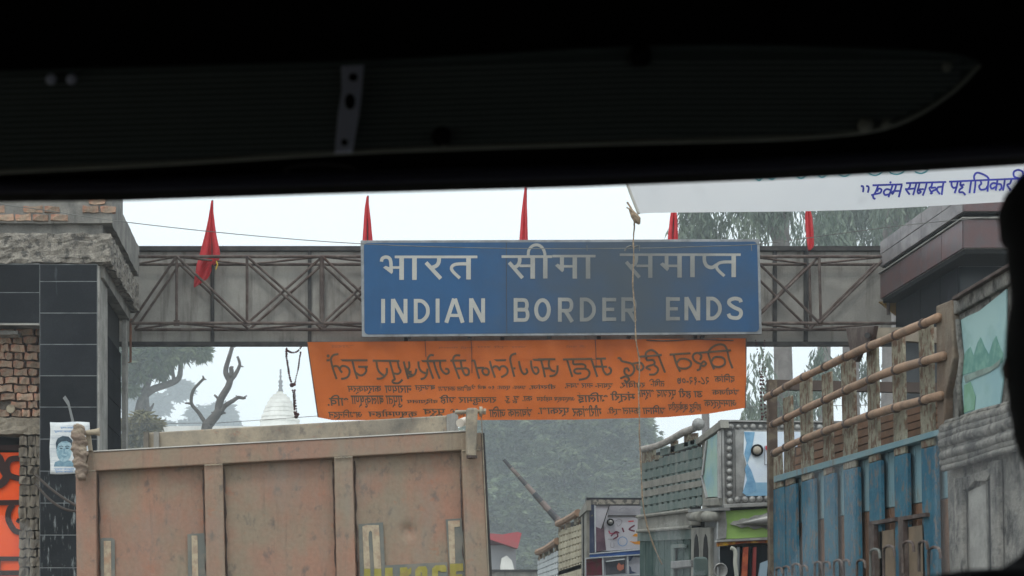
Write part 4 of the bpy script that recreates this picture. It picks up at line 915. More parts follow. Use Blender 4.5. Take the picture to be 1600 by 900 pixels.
MB().tube([MS(338,580,.05), MS(410,578,.07), MS(420,576,.05), MS(430,578,.07), MS(490,578,.05)], [.04,.052,.044,.052,.04], 14).build('roll_moulding', slw, mr, smooth=True)
MB().prism([MS(330,540,.07), MS(495,530,.07), MS(495,545,.07), MS(330,555,.07)], (.1,0,0)).build('cornice', silver_d, mr)
MB().prism([MS(55,660,.0), MS(345,640,.0), MS(345,700,.0), MS(55,712,.0)], (.04,0,0)).build('side_rail', slg, mr)
dg = mat('door_green', C(34,58,54), C(52,72,66), 5, rough=.8, dirt=C(90,100,94), dscale=(6,6,2), damt=.5, fine=.1)
for k in range(8):
    x = 68+k*34
    MB().prism([MS(x,712-(k*2),-.02), MS(x+31,710-(k*2),-.02), MS(x+31,1700,-.02), MS(x,1700,-.02)], (.04 if k % 2 else .06,0,0)).build('door_plank', dg, mr, bev=.004)
MB().prism([MS(235,730,.02), MS(312,726,.02), MS(312,745,.02), MS(250,748,.02), MS(250,900,.02), MS(235,900,.02)], (.02,0,0)).build('door_frame', slg, mr)
MB().prism([MS(235,820,.05), MS(345,812,.05), MS(345,850,.05), MS(235,862,.05)], (.08,0,0)).build('latch_bar', silver_d, mr, bev=.01)
for a in (352, 402):
    MB().prism([MS(a-8,640,.03), MS(a+46,636,.03), MS(a+46,1700,.03), MS(a-8,1700,.03)], (.05,0,0)).build('cab_pillar', slw, mr, bev=.01)
    ar = MB(); ar.prism([MS(x, y, .034) for x, y in [(a+8,760),(a+12,700),(a+20,672),(a+28,690),(a+34,760),(a+34,1000),(a+8,1000)]], (.004,0,0)); ar.build('arch_opening', M['dark'], mr)
MB().prism([MS(448,640,.0), MS(500,636,.0), MS(510,1700,.0), MS(448,1700,.0)], (.05,0,0)).build('cab_side', silver_d, mr)
MB().prism([MFr(365,797,.45), MFr(425,795,.45), MFr(440,812,.45), MFr(442,905,.45), MFr(362,905,.45)], (0,.07,0)).build('wing_mirror', mat('mirror_back', C(60,72,70), C(74,84,80), 5, rough=.5), mr, bev=.02)
# front crown
XF = MX+2.35
def front(name, pts, d, m, off=0, bev=0): return MB().prism([MFr(x, y, off) for x, y in pts], (0, d, 0)).build(name, m, mr, bev=bev)
XE_ = 980+0; RX = 1240
MB().prism([MS(335,540,-.12), MS(520,535,-.12), MS(520,1700,-.12), MS(335,1700,-.12)], (.05,0,0)).build('cab_lining', M['dark'], mr)
front('crown_board', [(505,55),(RX,62),(RX,510),(515,535)], .1, silver_d)
front('frame_top', [(510,58),(RX,66),(RX,72),(512,66)], .03, silver, .03, .004)
front('frame_bottom', [(520,512),(RX,480),(RX,500),(525,532)], .06, silver, .05, .004)
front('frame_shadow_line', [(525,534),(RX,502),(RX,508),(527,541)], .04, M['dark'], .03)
front('frame_left', [(508,60),(522,62),(530,520),(518,524)], .03, silver, .03, .004)
front('inner_frame', [(572,120),(582,120),(584,475),(574,478)], .02, silver_d, .012)
front('inner_panel', [(584,108),(RX,112),(RX,455),(590,470)], .01, silver, .004)
front('painted_sheet', [(632,118),(RX,122),(RX,392),(700,395),(640,455),(628,440),(645,300),(630,240)], .006, mat('sheet_white', C(196,204,216), C(180,190,204), 2), .012)
front('painted_curtain', [(632,120),(690,122),(680,180),(668,240),(650,290),(672,330),(694,395),(700,440),(640,462),(624,450),(648,380),(636,320),(648,292),(634,240),(646,180)], .004, mat('curtain_blue', C(112,150,176), C(88,128,158), 9), .018)
front('painted_sea', [(690,394),(RX,390),(RX,455),(640,468),(660,440)], .004, mat('sea_blue', C(110,148,174), C(132,162,180), 4), .016)
front('ink_mark', [(748,196),(778,194),(780,206),(772,222),(768,278),(758,280),(758,225),(748,212)], .003, mat('ink_red', C(176,60,74)), .022)
front('ink_mark', [(742,198),(746,198),(746,296),(770,296),(770,300),(742,300)], .003, mat('ink_grey', C(120,120,128)), .022)
mb = MB(); ring(mb, 0, 0, 1, 1, .1, lambda x, y, o: Vector((0,0,0)), 0) if False else None
mb.tube([MFr(703,220,.012), MFr(703,220,.03)], .038*1.0, 18); 
MB().tube([MFr(703,220,.02), MFr(703,220,.045)], .055, 20).build('lamp_ring', M['dark'], mr)
MB().ball(MFr(703,220,.05), .038, 14, 8, sy=.6).build('lamp', mat('lamp_glass', C(140,132,120), rough=.3), mr, smooth=True)
def dome(x, y, r, m=silver):
    MB().ball(MFr(x, y, .006), r/3.4615/F*MY, 12, 8, sy=.75).build('stud', m, mr, smooth=True)
for k in range(9): dome(551+k*.3, 132+k*40.5, 17)
for k in range(16): dome(556+k*40, 489-k*1.6+(6 if k == 0 else 0), 18)
for k in range(16): dome(560+k*40, 92+k*.3, 14 if k % 3 else 18)
lime = mat('lime_green', C(122,150,80), C(110,138,72), 4, rough=.5)
front('lime_panel', [(532,548),(RX,505),(RX,665),(536,700)], .05, lime, -.01)
front('corner_plate', [(495,560),(532,548),(540,620),(535,695),(490,700)], .06, silver, .0)
pl = [(556,620),(575,602),(600,600),(625,588),(655,590),(690,572),(725,570),(760,556),(800,556),(900,550),(900,650),(800,640),(765,648),(730,636),(690,648),(655,632),(620,640),(590,628)]
front('scalloped_plate', pl, .012, silver, .012)
MB().tube([MFr(588,620,.03), MFr(660,609,.04), MFr(740,600,.05), MFr(800,592,.05), MFr(1000,575,.05)], [.003,.02,.045,.06,.06], 14).build('cone_ornament', silver, mr, smooth=True)
front('green_shelf', [(486,704),(RX,668),(RX,680),(487,716)], .1, silver, .06)
front('trim_band', [(490,718),(RX,682),(RX,715),(640,722),(490,740)], .05, mat('trim_yellow', C(190,150,40), C(120,60,30), 3, .45, .55), .03)
front('windscreen', [(500,742),(RX,716),(RX,1500),(520,1500)], .03, M['glass_dark'], -.05)
for x, w, m_ in ((640,26,mat('tassel_orange', C(150,76,44), C(120,50,34), 12)),(600,14,mat('tassel_grey', C(96,100,102))),(690,16,mat('tassel_red', C(110,44,40))),(738,40,mat('tassel_pale', C(120,138,150)))):
    front('tassel', [(x-w*.4,745 if w < 40 else 830),(x+w*.6,742 if w < 40 else 815),(x+w*.2,1000),(x-w*1.1,1000)], .03, m_, .02)
MB().tube(smooth_pts([tuple(MFr(x, y, .12)) for x, y in ((560,748),(578,756),(586,780),(584,830),(592,900))], 3), .018, 8).build('mirror_arm', mat('arm_pale', C(150,150,140)), mr)
for k in range(6):
    MB().tube([MFr(490+10*math.cos(a)*(1+k*.5)+k*3, 880+38*math.sin(a)-k*2, .15+.01*k) for a in [i*.5 for i in range(14)]], .006, 5).build('silver_cord', silver, mr)
MB().box(MX+.1, XF, MY+.15, MY+1.1, .8, 3.55).build('cab', silver_d, mr)
MB().box(XF-.05, XF, MY+1.0, MY+3.6, .9, 3.6).build('far_side', slg, mr)
MB().box(MX+.1, XF, MY+.3, MY+3.7, .8, .95).build('floor', brown, mr)
for y in (MY+.6, MY+2.9):
    for x in (MX+.3, XF-.3): wheel(x, y, mr)

# ------------------------------------------------------------------ third truck (black framed front, beige slats)
X3 = 3.5; Y3 = X3*F/(916.3-CX)
t3 = empty('cargo_truck', (4.6, Y3, 0), 'truck with black framed painted front and beige slatted side, third in the row', 'truck')
def q3(x, y): return (830+x/6.428, 760+y/6.428)
def S3(x, y, off=0): px, py = q3(x, y); return SD(px, py, X3-off)
def F3(x, y, off=0): px, py = q3(x, y); return P(px, py, Y3-off)
beige = mat('slat_beige', C(160,152,132), C(142,134,114), 5, rough=.85, dirt=C(110,100,84), dscale=(6,6,3), damt=.5, fine=.1)
side_slats(t3, S3, [440,508,574,642,708,776,842,905], [375,436,500,566,632,700,765,835], 272, 502, [beige], 8)
MB().prism([S3(280,400,-.25), S3(500,330,-.25), S3(500,1100,-.25), S3(280,1100,-.25)], (.02,0,0)).build('inner_lining', M['dark'], t3)
MB().prism([S3(272,850), S3(502,780), S3(502,1500), S3(272,1500)], (.03,0,0)).build('lower_side', beige, t3)
MB().tube([S3(268,375,.02), S3(350,335,.02), S3(430,290,.02), S3(470,262,.02)], .05, 8).build('top_rail', bamboo, t3)
for x, t_ in ((285,370),(350,345),(440,290),(465,265)): MB().prism([S3(x-10,t_), S3(x+10,t_-6), S3(x+10,t_+90), S3(x-10,t_+95)], (.05,0,0)).build('stake', rusty, t3)
MB().prism([S3(478,270,.02), S3(553,140,.02), S3(556,240,.02), S3(480,310,.02)], (.06,0,0)).build('crown_beam', slw, t3)
MB().prism([S3(502,300,.0), S3(556,220,.0), S3(556,1500,.0), S3(510,1500,.0)], (.04,0,0)).build('crown_side', slw, t3)
MB().prism([S3(515,300,.01), S3(522,290,.01), S3(528,1500,.01), S3(520,1500,.01)], (.004,0,0)).build('side_gap', M['dark'], t3)
R3 = 1500
blk = mat('black_frame', (.02,.022,.03,1), rough=.5); navy = mat('navy', C(50,60,84), C(66,72,92), 6, dirt=C(150,140,90), dscale=(6,6,6), dlo=.68, dhi=.72); chrome = mat('chrome', C(180,184,186), C(150,154,158), 8, rough=.3, metal=.3)
def f3(name, pts, m, off=0, d=.02): return MB().prism([F3(x, y, off) for x, y in pts], (0, d, 0)).build(name, m, t3)
f3('crown_board', [(555,112),(R3,118),(R3,700),(558,720)], blk, 0, .1)
f3('left_column', [(585,185),(634,185),(634,660),(580,668)], navy, .01)
f3('painted_sheet', [(650,190),(R3,195),(R3,600),(650,655)], mat('sheet_grey', C(176,176,182), C(160,160,168), 2.5), .01)
f3('frame_top', [(586,132),(R3,135),(R3,176),(586,182)], mat('scroll_band', C(140,136,126), C(84,82,80), 14, .45, .55), .012)
f3('frame_strip', [(634,185),(650,185),(652,662),(640,664)], chrome, .03)
f3('frame_strip', [(640,182),(R3,178),(R3,188),(640,192)], M['steel_dark'], .03)
f3('curtain', [(650,405),(700,425),(730,380),(738,500),(752,640),(655,655)], mat('curtain_plum', C(76,58,70), C(96,74,84), 8), .032)
f3('pelmet', [(770,195),(R3,197),(R3,290),(768,292),(778,240)], mat('pelmet', C(150,150,156), C(130,130,136), 4), .033)
f3('pelmet_line', [(768,290),(R3,288),(R3,297),(768,299)], M['steel_dark'], .054, .004)
for pts in ([(780,192),(788,192),(745,330),(720,420),(700,430),(735,330)],): f3('curtain_cord', pts, M['steel_dark'], .056, .004)
mk = [([(780,445),(790,470),(810,474),(850,470)], 14, 0), ([(800,500),(850,455),(885,470)], 14, 1), ([(850,450),(870,500),(820,530)], 14, 1), ([(915,415),(930,460)], 16, 1), ([(975,352),(1030,348)], 12, 2), ([(1040,390),(985,430),(1040,450)], 16, 1),
      ([(850,345),(880,330),(910,345),(900,380),(870,400),(860,370)], 7, 3), ([(770,530),(810,530),(830,520)], 7, 3), ([(800,560),(800,610),(830,610),(830,565)], 6, 3), ([(880,240),(930,215),(990,240),(930,262),(850,255)], 9, 3)]
mm = [mat('mark_red', C(150,72,92)), mat('mark_plum', C(92,40,58)), mat('mark_scarlet', C(170,50,50)), mat('mark_grey', C(132,132,138))]
for k, (pts, w, c_) in enumerate(mk):
    b = MB(); stroke(b, pts, w, F3, .058+.001*k, True); b.build('painted_mark', mm[c_], t3)
b = MB(); ring(b, 918, 553, 46, 46, 9, F3, .07); b.build('painted_ring', mat('mark_blue', C(110,136,170)), t3)
MB().tube([F3(795,360,.03), F3(795,360,.08)], .05, 18).build('lamp_ring', M['dark'], t3); MB().ball(F3(797,358,.085), .03, 10, 6).build('lamp', silver, t3, smooth=True)
for pts in ([(1015,500),(1040,475),(1090,470),(1100,520),(1060,505)], [(985,550),(1040,555),(1100,545),(1090,585),(1040,580)]): f3('painted_flower', pts, mat('mark_orange', C(196,136,50), C(170,110,50), 9), .06, .004)
f3('chrome_strip', [(585,672),(R3,590),(R3,602),(585,684)], chrome, .05)
f3('blue_band', [(590,684),(R3,604),(R3,650),(590,712)], mat('band_blue', C(50,84,140), C(44,64,110), 3), .04)
f3('chrome_strip', [(550,716),(R3,652),(R3,662),(550,728)], chrome, .06)
f3('lower_board', [(550,728),(R3,664),(R3,2200),(560,2200)], mat('lower_grey', C(150,152,160), C(130,132,140), 3), .0, .05)
f3('maroon_panel', [(553,735),(710,720),(716,900),(556,900)], mat('maroon', C(88,30,44), C(70,44,40), 12), .012)
f3('chrome_strip', [(712,718),(726,716),(732,900),(718,900)], chrome, .05)
f3('window', [(745,740),(945,720),(948,870),(752,892)], mat('window_dark', C(76,74,78), C(60,62,70), 6, rough=.3), .012)
f3('window_blind', [(750,748),(940,722),(940,735),(756,760)], chrome, .05)
f3('window_ornament', [(860,800),(880,765),(905,790),(930,780),(930,830),(890,850),(865,830)], mat('coral', C(160,100,84)), .035, .004)
f3('chrome_strip', [(960,700),(974,698),(982,880),(968,880)], chrome, .05)
f3('painted_mark', [(985,690),(1040,684),(1000,745),(982,750)], navy, .03, .004); f3('painted_mark', [(985,800),(1000,810),(1010,850),(1060,870),(988,880)], navy, .03, .004)
f3('chrome_strip', [(556,900),(R3,860),(R3,872),(556,914)], chrome, .05)
MB().box(X3+.1, X3+2.3, Y3+.2, Y3+4.2, .8, 2.2).build('cab', blk, t3)
for y in (Y3+.7, Y3+3.2): wheel(X3+.3, y, t3); wheel(X3+2.0, y, t3)

# ------------------------------------------------------------------ fourth truck, only its side shows
t4 = empty('cargo_truck', (4.6, 27, 0), 'pale slatted truck side at the far end of the row, behind the beige one', 'truck')
pale = mat('slat_pale', C(166,170,170), C(150,154,156), 5, rough=.85)
side_slats(t4, S3, [742,792,842,892,942,992], [640,700,762,822,884,940], 62, 266, [pale], 9)
MB().prism([S3(66,720,-.3), S3(262,640,-.3), S3(262,1500,-.3), S3(66,1500,-.3)], (.02,0,0)).build('inner_lining', M['dark'], t4)
MB().prism([S3(62,994), S3(266,942), S3(266,2000), S3(62,2000)], (.03,0,0)).build('lower_side', pale, t4)
MB().tube([S3(64,660,.02), S3(150,625,.02), S3(225,575,.02), S3(262,548,.02)], .055, 8).build('top_rail', bamboo, t4)
for x, t_ in ((80,655),(130,640),(180,605),(240,560)): MB().prism([S3(x-8,t_), S3(x+8,t_-5), S3(x+8,t_+90), S3(x-8,t_+95)], (.05,0,0)).build('stake', rusty, t4)
MB().box(X3+.2, X3+2.2, 26, 29.5, .8, 2.0).build('cargo_bed', brown, t4)
for y in (26.5, 29): wheel(X3+.3, y, t4)

# ------------------------------------------------------------------ barrier pole
pr_ = empty('barrier_pole', P(900, 850, 31), 'raised striped barrier pole slanting up in front of the mango tree', 'pole')
A_, B2 = P(787,718,31), P(905,850,31)
for k in range(10):
    a = A_+(B2-A_)*(k/10); b = A_+(B2-A_)*((k+1)/10-.002)
    MB().tube([a, b], [.03+.005*k, .035+.005*k], 10).build('band', M['stripe_white'] if k % 2 else M['stripe_black'], pr_)
MB().box(B2.x-.06, B2.x+.3, 31.1, 31.4, 0, B2.z+.1).build('stand', M['steel_dark'], pr_)

# ------------------------------------------------------------------ shrine tower, small house
HYY = 110
hr = empty('shrine', (XP(437,HYY), HYY, 0), 'white temple spire with stacked ridges and thin finial rising in the haze', 'temple')
prof = [(410,20),(425,30),(447,62),(470,88),(500,108),(535,128),(565,142),(605,160),(640,172),(700,185),(800,196)]   # (zoom y, width) below the finial
hx = XP(437.2, HYY); u = HYY/F
def hz(zy): return EYE+(HY-(530+zy/5))*u
for (a, wa), (b, wb2) in zip(prof, prof[1:]):
    za_, zb2 = hz(a), hz(b); ra, rb_ = wa/5*u*.92, wb2/5*u*.92; n = 20
    mb = MB(); mb.tube([(hx,HYY,zb2+.04),(hx,HYY,za_)], [rb_*.93, ra*.95], n); mb.build('tier', M['whitewash'], hr, smooth=False)
    MB().tube([(hx,HYY,zb2-.05),(hx,HYY,zb2+.12)], [rb_, rb_*.97], n).build('ridge', M['whitewash'], hr)
MB().box(hx-9, hx+9, HYY-8, HYY+8, 0, hz(800)).build('base', M['whitewash'], hr)
fin = [(410,22),(395,17),(375,11),(362,20),(352,10),(340,16),(325,18),(318,8),(300,6),(290,11),(280,5),(262,8),(250,5),(242,9),(232,2)]
MB().tube([(hx+.05,HYY,hz(a)) for a, w in fin], [w/5*u for a, w in fin], 12).build('finial', mat('finial_grey', (.25,.26,.27,1)), hr, smooth=True)
H2 = 62
h2 = empty('house', (XP(790,H2), H2+2, 0), 'small pale house with bright red sloped roof edge beside the mango tree', 'house')
MB().box(XP(700,H2), XP(806,H2), H2, H2+5, 0, ZP(852,H2)).build('wall', M['grey_paint'], h2)
MB().prism([P(700,838,H2-.5), P(766,843,H2-.5), P(809,857,H2-.5), P(815,833,H2-.5), P(808,831,H2-.5), P(785,835,H2-.5), P(700,828,H2-.5)], (0,5.5,0)).build('roof', M['roof_red'], h2)
MB().prism([P(782,884,H2-.2), P(784,872,H2-.2), P(792,868,H2-.2), P(800,876,H2-.2), P(804,892,H2-.2), P(804,1000,H2-.2), P(782,1000,H2-.2)], (0,.18,0)).build('arched_panel', M['whitewash'], h2)
w2 = empty('boundary_wall', (XP(790,40), 40, 0), 'dark low wall top showing between the dump truck and the far trucks', 'wall')
MB().box(XP(740,40), XP(850,40), 40, 40.3, 0, ZP(893,40)).build('wall_body', M['concrete'], w2)
MB().box(XP(740,40), XP(850,40), 39.95, 40.35, ZP(893,40)+.002, ZP(890,40)).build('coping', M['steel_dark'], w2)

# ------------------------------------------------------------------ trees
def leaf(mb, p, d, L, w, rng):
    d = d.normalized(); s = d.cross(Vector((rng.uniform(-1,1), rng.uniform(-1,1), rng.uniform(-1,1))))
    if s.length < .05: return
    s.normalize(); s *= w/2; n = len(mb.v)
    mb.v += [p, p+d*L*.45+s, p+d*L, p+d*L*.45-s]; mb.f.append((n, n+1, n+2, n+3))
def limb(mb, pts, r0, r1, n=9, wob=.06, k=4):
    q = smooth_pts([tuple(p) for p in pts], k); m = len(q)
    q = [Vector(p)+Vector((noise.noise(Vector(p)*.9), noise.noise(Vector(p)*.9+Vector((9,0,0))), 0))*wob*min(1, i) for i, p in enumerate(q)]
    mb.tube(q, [r0+(r1-r0)*(i/(m-1)) for i in range(m)], n)
    return q
def crown(parent, lobes, n, m, rng, style='rosette', L=.3, w=.07, per=8, droop=.6, name='foliage'):
    """lobes: list of (centre, rx, ry, rz); leaves grow in clumps spread through each lobe, denser near its outside"""
    vol = [a[1]*a[3] for a in lobes]; tot = sum(vol)
    mb = MB()
    for (c, rx, ry, rz), v_ in zip(lobes, vol):
        for _ in range(int(n*v_/tot)):
            while True:
                q = Vector((rng.gauss(0,1), rng.gauss(0,1), rng.gauss(0,1)))
                if q.length > .01: break
            q.normalize(); rr = rng.uniform(.45, 1.08)**.6
            o = Vector((q.x*rx, q.y*ry, q.z*rz))*rr
            if noise.noise((c+o)*.9/max(.5, L*2)) < -.28: continue
            p = c+o
            if style == 'rosette':
                for k in range(per):
                    a = rng.uniform(0, 2*math.pi); d = Vector((math.cos(a), math.sin(a), rng.uniform(-droop*1.4, .25)))+q*.35
                    leaf(mb, p, d, L*rng.uniform(.6,1.2), w, rng)
            else:                                      # strands that hang down
                sgm = rng.randint(per-2, per+3); pp = p.copy(); dirx = Vector((rng.uniform(-.3,.3), rng.uniform(-.3,.3), -1))
                for k in range(sgm):
                    pp = pp + dirx.normalized()*L*.45
                    leaf(mb, pp, Vector((rng.uniform(-.6,.6), rng.uniform(-.6,.6), -1)), L*rng.uniform(.7,1.2), w, rng)
    return mb.build(name, m, parent)
rng = random.Random(3)
# big mango tree behind the trucks
Y = 165; sc = Y/F
mg = empty('mango_tree', (XP(880,Y), Y, 0), 'broad dense mango tree filling the gap under the orange banner', 'tree')
mb = MB(); limb(mb, [(XP(880,Y),Y,0),(XP(885,Y),Y,4),(XP(880,Y),Y,8)], .8, .5)
for dx_, dz in ((-6,14),(-3,18),(4,18),(6,14),(0,20)): limb(mb, [(XP(882,Y),Y,6),(XP(882,Y)+dx_*.5,Y+rng.uniform(-1,1),10),(XP(882,Y)+dx_,Y,dz)], .28, .08)
mb.build('trunk', M['bark'], mg, smooth=True)
lob = []
for _ in range(64):
    px = rng.uniform(745, 1010); py = rng.uniform(640, 905)
    if px < 800 and py > 800: continue
    if px > 985 and (py < 665 or py > 740): px -= 40
    r_ = rng.uniform(28, 52)*sc
    lob.append((P(px, py, Y+rng.uniform(-2.2, 2.2)), r_, r_*.9, r_*.8))
for px in range(750, 1000, 24):
    for py in (652, 678): r_ = rng.uniform(26, 36)*sc; lob.append((P(px+rng.uniform(-8,8), py+rng.uniform(-6,6), Y+rng.uniform(-1.5,1.5)), r_, r_, r_*.85))
for px, py in ((1002,690),(1008,676),(760,690),(770,760),(820,880),(770,720)): r_ = 22*sc; lob.append((P(px,py,Y), r_, r_, r_*.8))
crown(mg, lob, 15000, M['leaf_mango'], rng, L=.9, w=.28, per=9)
# leafy tree at the left with a bent bough
Y = 120; sc = Y/F
nt_ = empty('leafy_tree', (XP(225,Y), Y, 0), 'leafy tree with a bent bough beside the left gatehouse', 'tree')
zl = lambda x, y: P(180+x/5, 530+y/5, Y)
mb = MB(); limb(mb, [zl(150,1400), zl(150,900), zl(190,540), zl(235,430)], 34*sc/5*1.6, 26*sc/5*1.2)
limb(mb, [zl(215,430), zl(265,330), zl(275,200), zl(270,120)], .26, .16); limb(mb, [zl(225,440), zl(300,390), zl(400,355), zl(480,320), zl(510,270), zl(515,150), zl(510,60)], .30, .14)
limb(mb, [zl(460,330), zl(450,260), zl(445,180)], .16, .1); limb(mb, [zl(215,600), zl(245,560), zl(270,550), zl(300,500)], .26, .05); limb(mb, [zl(240,430), zl(250,540), zl(265,560)], .2, .16)
mb.build('trunk', M['bark'], nt_, smooth=True)
lob = []
for x, y, r_ in ((120,120,70),(180,90,80),(250,110,80),(320,100,80),(390,120,70),(330,190,60),(420,80,80),(480,100,60),(560,80,60),(620,90,55),(680,110,50),(140,220,60),(230,210,60),(180,290,50),(120,330,45),(130,400,40),(360,240,45),(460,150,45),(540,120,40),(700,90,35),(100,50,90),(300,20,90),(500,10,100),(250,60,70),(60,200,60)):
    lob.append((zl(x, y)+Vector((0, rng.uniform(-1,1), 0)), r_*sc/5, r_*sc/5, r_*sc/5*.8))
crown(nt_, lob, 1050, M['leaf_neem'], rng, L=.85, w=.2, per=10, droop=1.3)
# pruned tree with bare limbs
Y = 80; sc = Y/F
bt = empty('pruned_tree', (XP(320,Y), Y, 0), 'bare pruned tree with stubby cut branches, left of the temple spire', 'tree')
mb = MB(); zl = lambda x, y: P(180+x/5, 530+y/5, Y); s5 = sc/5
def lm(pts, a, b): limb(mb, [zl(*p) for p in pts], a*s5, b*s5, wob=.03)
lm([(700,1500),(700,1000),(715,700),(740,650),(790,590),(815,550)], 52, 32); lm([(805,590),(815,500),(840,440),(880,370),(900,310)], 32, 25)
lm([(900,330),(870,280),(865,240),(880,180),(905,90),(925,0)], 25, 14); lm([(895,320),(930,290),(965,230),(975,190),(955,135)], 20, 9)
lm([(905,290),(910,250),(905,225),(925,225)], 22, 12); lm([(975,190),(985,210),(1005,215)], 8, 4)
lm([(830,560),(860,520),(920,480),(960,455),(1000,460),(1020,455)], 22, 9); lm([(1000,460),(1030,440)], 8, 4); lm([(960,455),(940,440)], 7, 4)
lm([(720,680),(690,630),(650,570),(600,510),(595,460),(610,400),(650,350),(690,310)], 17, 10); lm([(600,505),(570,500),(545,500)], 11, 6); lm([(690,310),(685,285)], 10, 5); lm([(690,312),(712,315)], 8, 4)
lm([(815,470),(790,450),(775,435)], 12, 7); lm([(800,580),(770,575),(750,570)], 10, 4); lm([(820,580),(850,575),(865,580)], 16, 5); lm([(930,60),(945,52)], 7, 3)
mb.build('trunk', M['bark'], bt, smooth=True)
# yellowish tree low beside the gatehouse
Y = 95; sc = Y/F
yt_ = empty('small_tree', (XP(215,Y), Y, 0), 'small yellowish tree low between the left gatehouse and the dump truck', 'tree')
mb = MB(); limb(mb, [P(222,1050,Y), P(222,800,Y), P(225,690,Y)], .09, .04); limb(mb, [P(225,720,Y), P(240,680,Y), P(246,664,Y)], .03, .015); mb.build('trunk', M['bark'], yt_, smooth=True)
lob = [(P(x, y, Y+rng.uniform(-.6,.6)), r_*sc, r_*sc, r_*sc*.7) for x, y, r_ in ((210,662,20),(225,655,18),(240,662,12),(205,690,22),(228,680,20),(245,690,14),(215,720,26),(236,716,18),(205,750,25))]
crown(yt_, lob, 900, M['leaf_yellow'], rng, L=.55, w=.17, per=9, droop=1.4)
# trees lost in the haze
def mist(px0, px1, ptop, Y, n, label, seed):
    rg = random.Random(seed); r = empty('tree', (XP((px0+px1)/2, Y), Y, 0), label, 'tree', 'trees fading in the haze behind the temple')
    mb = MB(); xc = XP((px0+px1)/2, Y); limb(mb, [(xc,Y,0),(xc,Y,ZP(ptop,Y)*.6)], .7, .3); mb.build('trunk', M['bark'], r)
    lob = []; w = px1-px0
    for _ in range(26):
        u_ = rg.uniform(0,1); x = px0+w*u_; top = ptop+ (abs(u_-.5)*2)**2*w*.45; y = rg.uniform(top+10, 800)
        rr = rg.uniform(.13,.24)*w*Y/F; lob.append((P(x, y, Y+rg.uniform(-5,5)), rr, rr, rr*.8))
    crown(r, lob, n, M['leaf_dark'], rg, L=2.4, w=.95, per=8)
mist(208, 305, 585, 430, 2600, 'tall hazy tree just right of the leafy tree bough', 1)
mist(290, 378, 622, 450, 2200, 'hazy tree behind the bare pruned tree', 2)
mist(120, 225, 560, 420, 1500, 'hazy tree hidden mostly by the left gatehouse edge', 5)
# eucalyptus trees at the right
def euc(px, ptop, Y, trunk_r, lobes_px, label, n, seed, forks=()):
    rg = random.Random(seed); r = empty('eucalyptus_tree', (XP(px, Y), Y, 0), label, 'tree', 'eucalyptus trees behind the right gatehouse')
    mb = MB(); sc = Y/F
    limb(mb, [P(px+6, HY+EYE*F/Y, Y), P(px+3, 700, Y), P(px, 450, Y), P(px-3, ptop, Y)], trunk_r*1.2, trunk_r*.7, 12)
    for f_ in forks: limb(mb, [P(*q, Y) for q in f_[0]], f_[1], f_[2])
    mb.build('trunk', M['bark_pale'], r, smooth=True)
    lob = [(P(x, y, Y+rg.uniform(-1.5,1.5)), w*sc, w*sc, w*sc*.9) for x, y, w in lobes_px]
    crown(r, lob, n, M['leaf_euc'], rg, style='strand', L=.5, w=.1, per=6)
def scatter(x0, x1, y0, y1, n, a, b, seed):
    rg = random.Random(seed); return [(rg.uniform(x0,x1), rg.uniform(y0,y1), rg.uniform(a,b)) for _ in range(n)]
euc(1222, 200, 72, .42, scatter(1070,1300,190,345,20,16,36,11)+scatter(1170,1300,540,640,10,10,24,12), 'eucalyptus with pale leaning trunk showing behind the rightmost flag', 1150, 11, [(([(1222,420),(1205,360),(1180,335),(1150,310)]), .14, .05), (([(1225,380),(1212,350),(1203,300),(1196,220)]), .34, .2)])
euc(1328, 180, 84, .42, scatter(1290,1400,200,370,18,18,34,13)+scatter(1260,1400,540,610,8,10,22,14), 'eucalyptus with thick trunk just left of the right gatehouse roof', 1200, 13, [(([(1328,480),(1300,470),(1282,560)]), .1, .05)])
euc(1287, 180, 96, .4, scatter(1240,1340,200,380,12,16,30,15)+scatter(1180,1300,530,700,8,10,22,16), 'eucalyptus with slimmer trunk between two thicker ones', 1000, 15)
euc(1402, 180, 78, .8, scatter(1380,1470,200,330,9,16,30,17), 'eucalyptus with broad pale trunk behind the right gatehouse canopy', 600, 17)
euc(1100, 300, 95, .22, scatter(1062,1140,345,400,8,10,20,19)+scatter(1080,1170,470,520,4,8,14,21), 'slender eucalyptus whose drooping leaves show under the white banner end', 500, 19)

# ------------------------------------------------------------------ the vehicle we look out of
vb = empty('jeep_cabin', (0, .8, .6), 'dark interior of the vehicle with ribbed visor above its windscreen', 'vehicle')
black = mat('lining_black', (.004,.004,.004,1), rough=.95, spec=.1)
film = mat('visor_film', (.046,.066,.068,1), (.038,.055,.056,1), 3, rough=.7, spec=.3)
vrim = mat('visor_rim', (.18,.2,.18,1), rough=.7); vribm = mat('visor_rib', (.10,.13,.13,1), rough=.6)
VY, HY0 = 1.8, 1.95
VQ = lambda px, py, off=0: P(px, py, VY-off)
top_c = [(-300,122),(0,114),(250,107),(540,99),(760,88),(1000,75),(1200,74),(1400,80),(1490,88),(1530,102)]
bot_c = [(-300,282),(0,268),(260,255),(540,238),(720,231),(1000,222),(1200,217),(1300,211),(1380,200),(1440,176),(1495,138),(1530,102)]
def interp(c, x):
    for (a, b), (d, e) in zip(c, c[1:]):
        if x <= d: return b+(e-b)*(x-a)/(d-a)
    return c[-1][1]
NR = 17
def ribs(u, v):
    x = -300+(1529+300)*u; t0 = 100-.022*(x-540)*.9; 
    a, b = interp(top_c, x), interp(bot_c, x)
    return VQ(x, a+(b-a)*v, .0)
outl_ = [VQ(x, y, 0) for x, y in top_c]+[VQ(x, y, 0) for x, y in bot_c[::-1][1:]]
MB().prism(outl_, (0, .004, 0)).build('visor', film, vb)
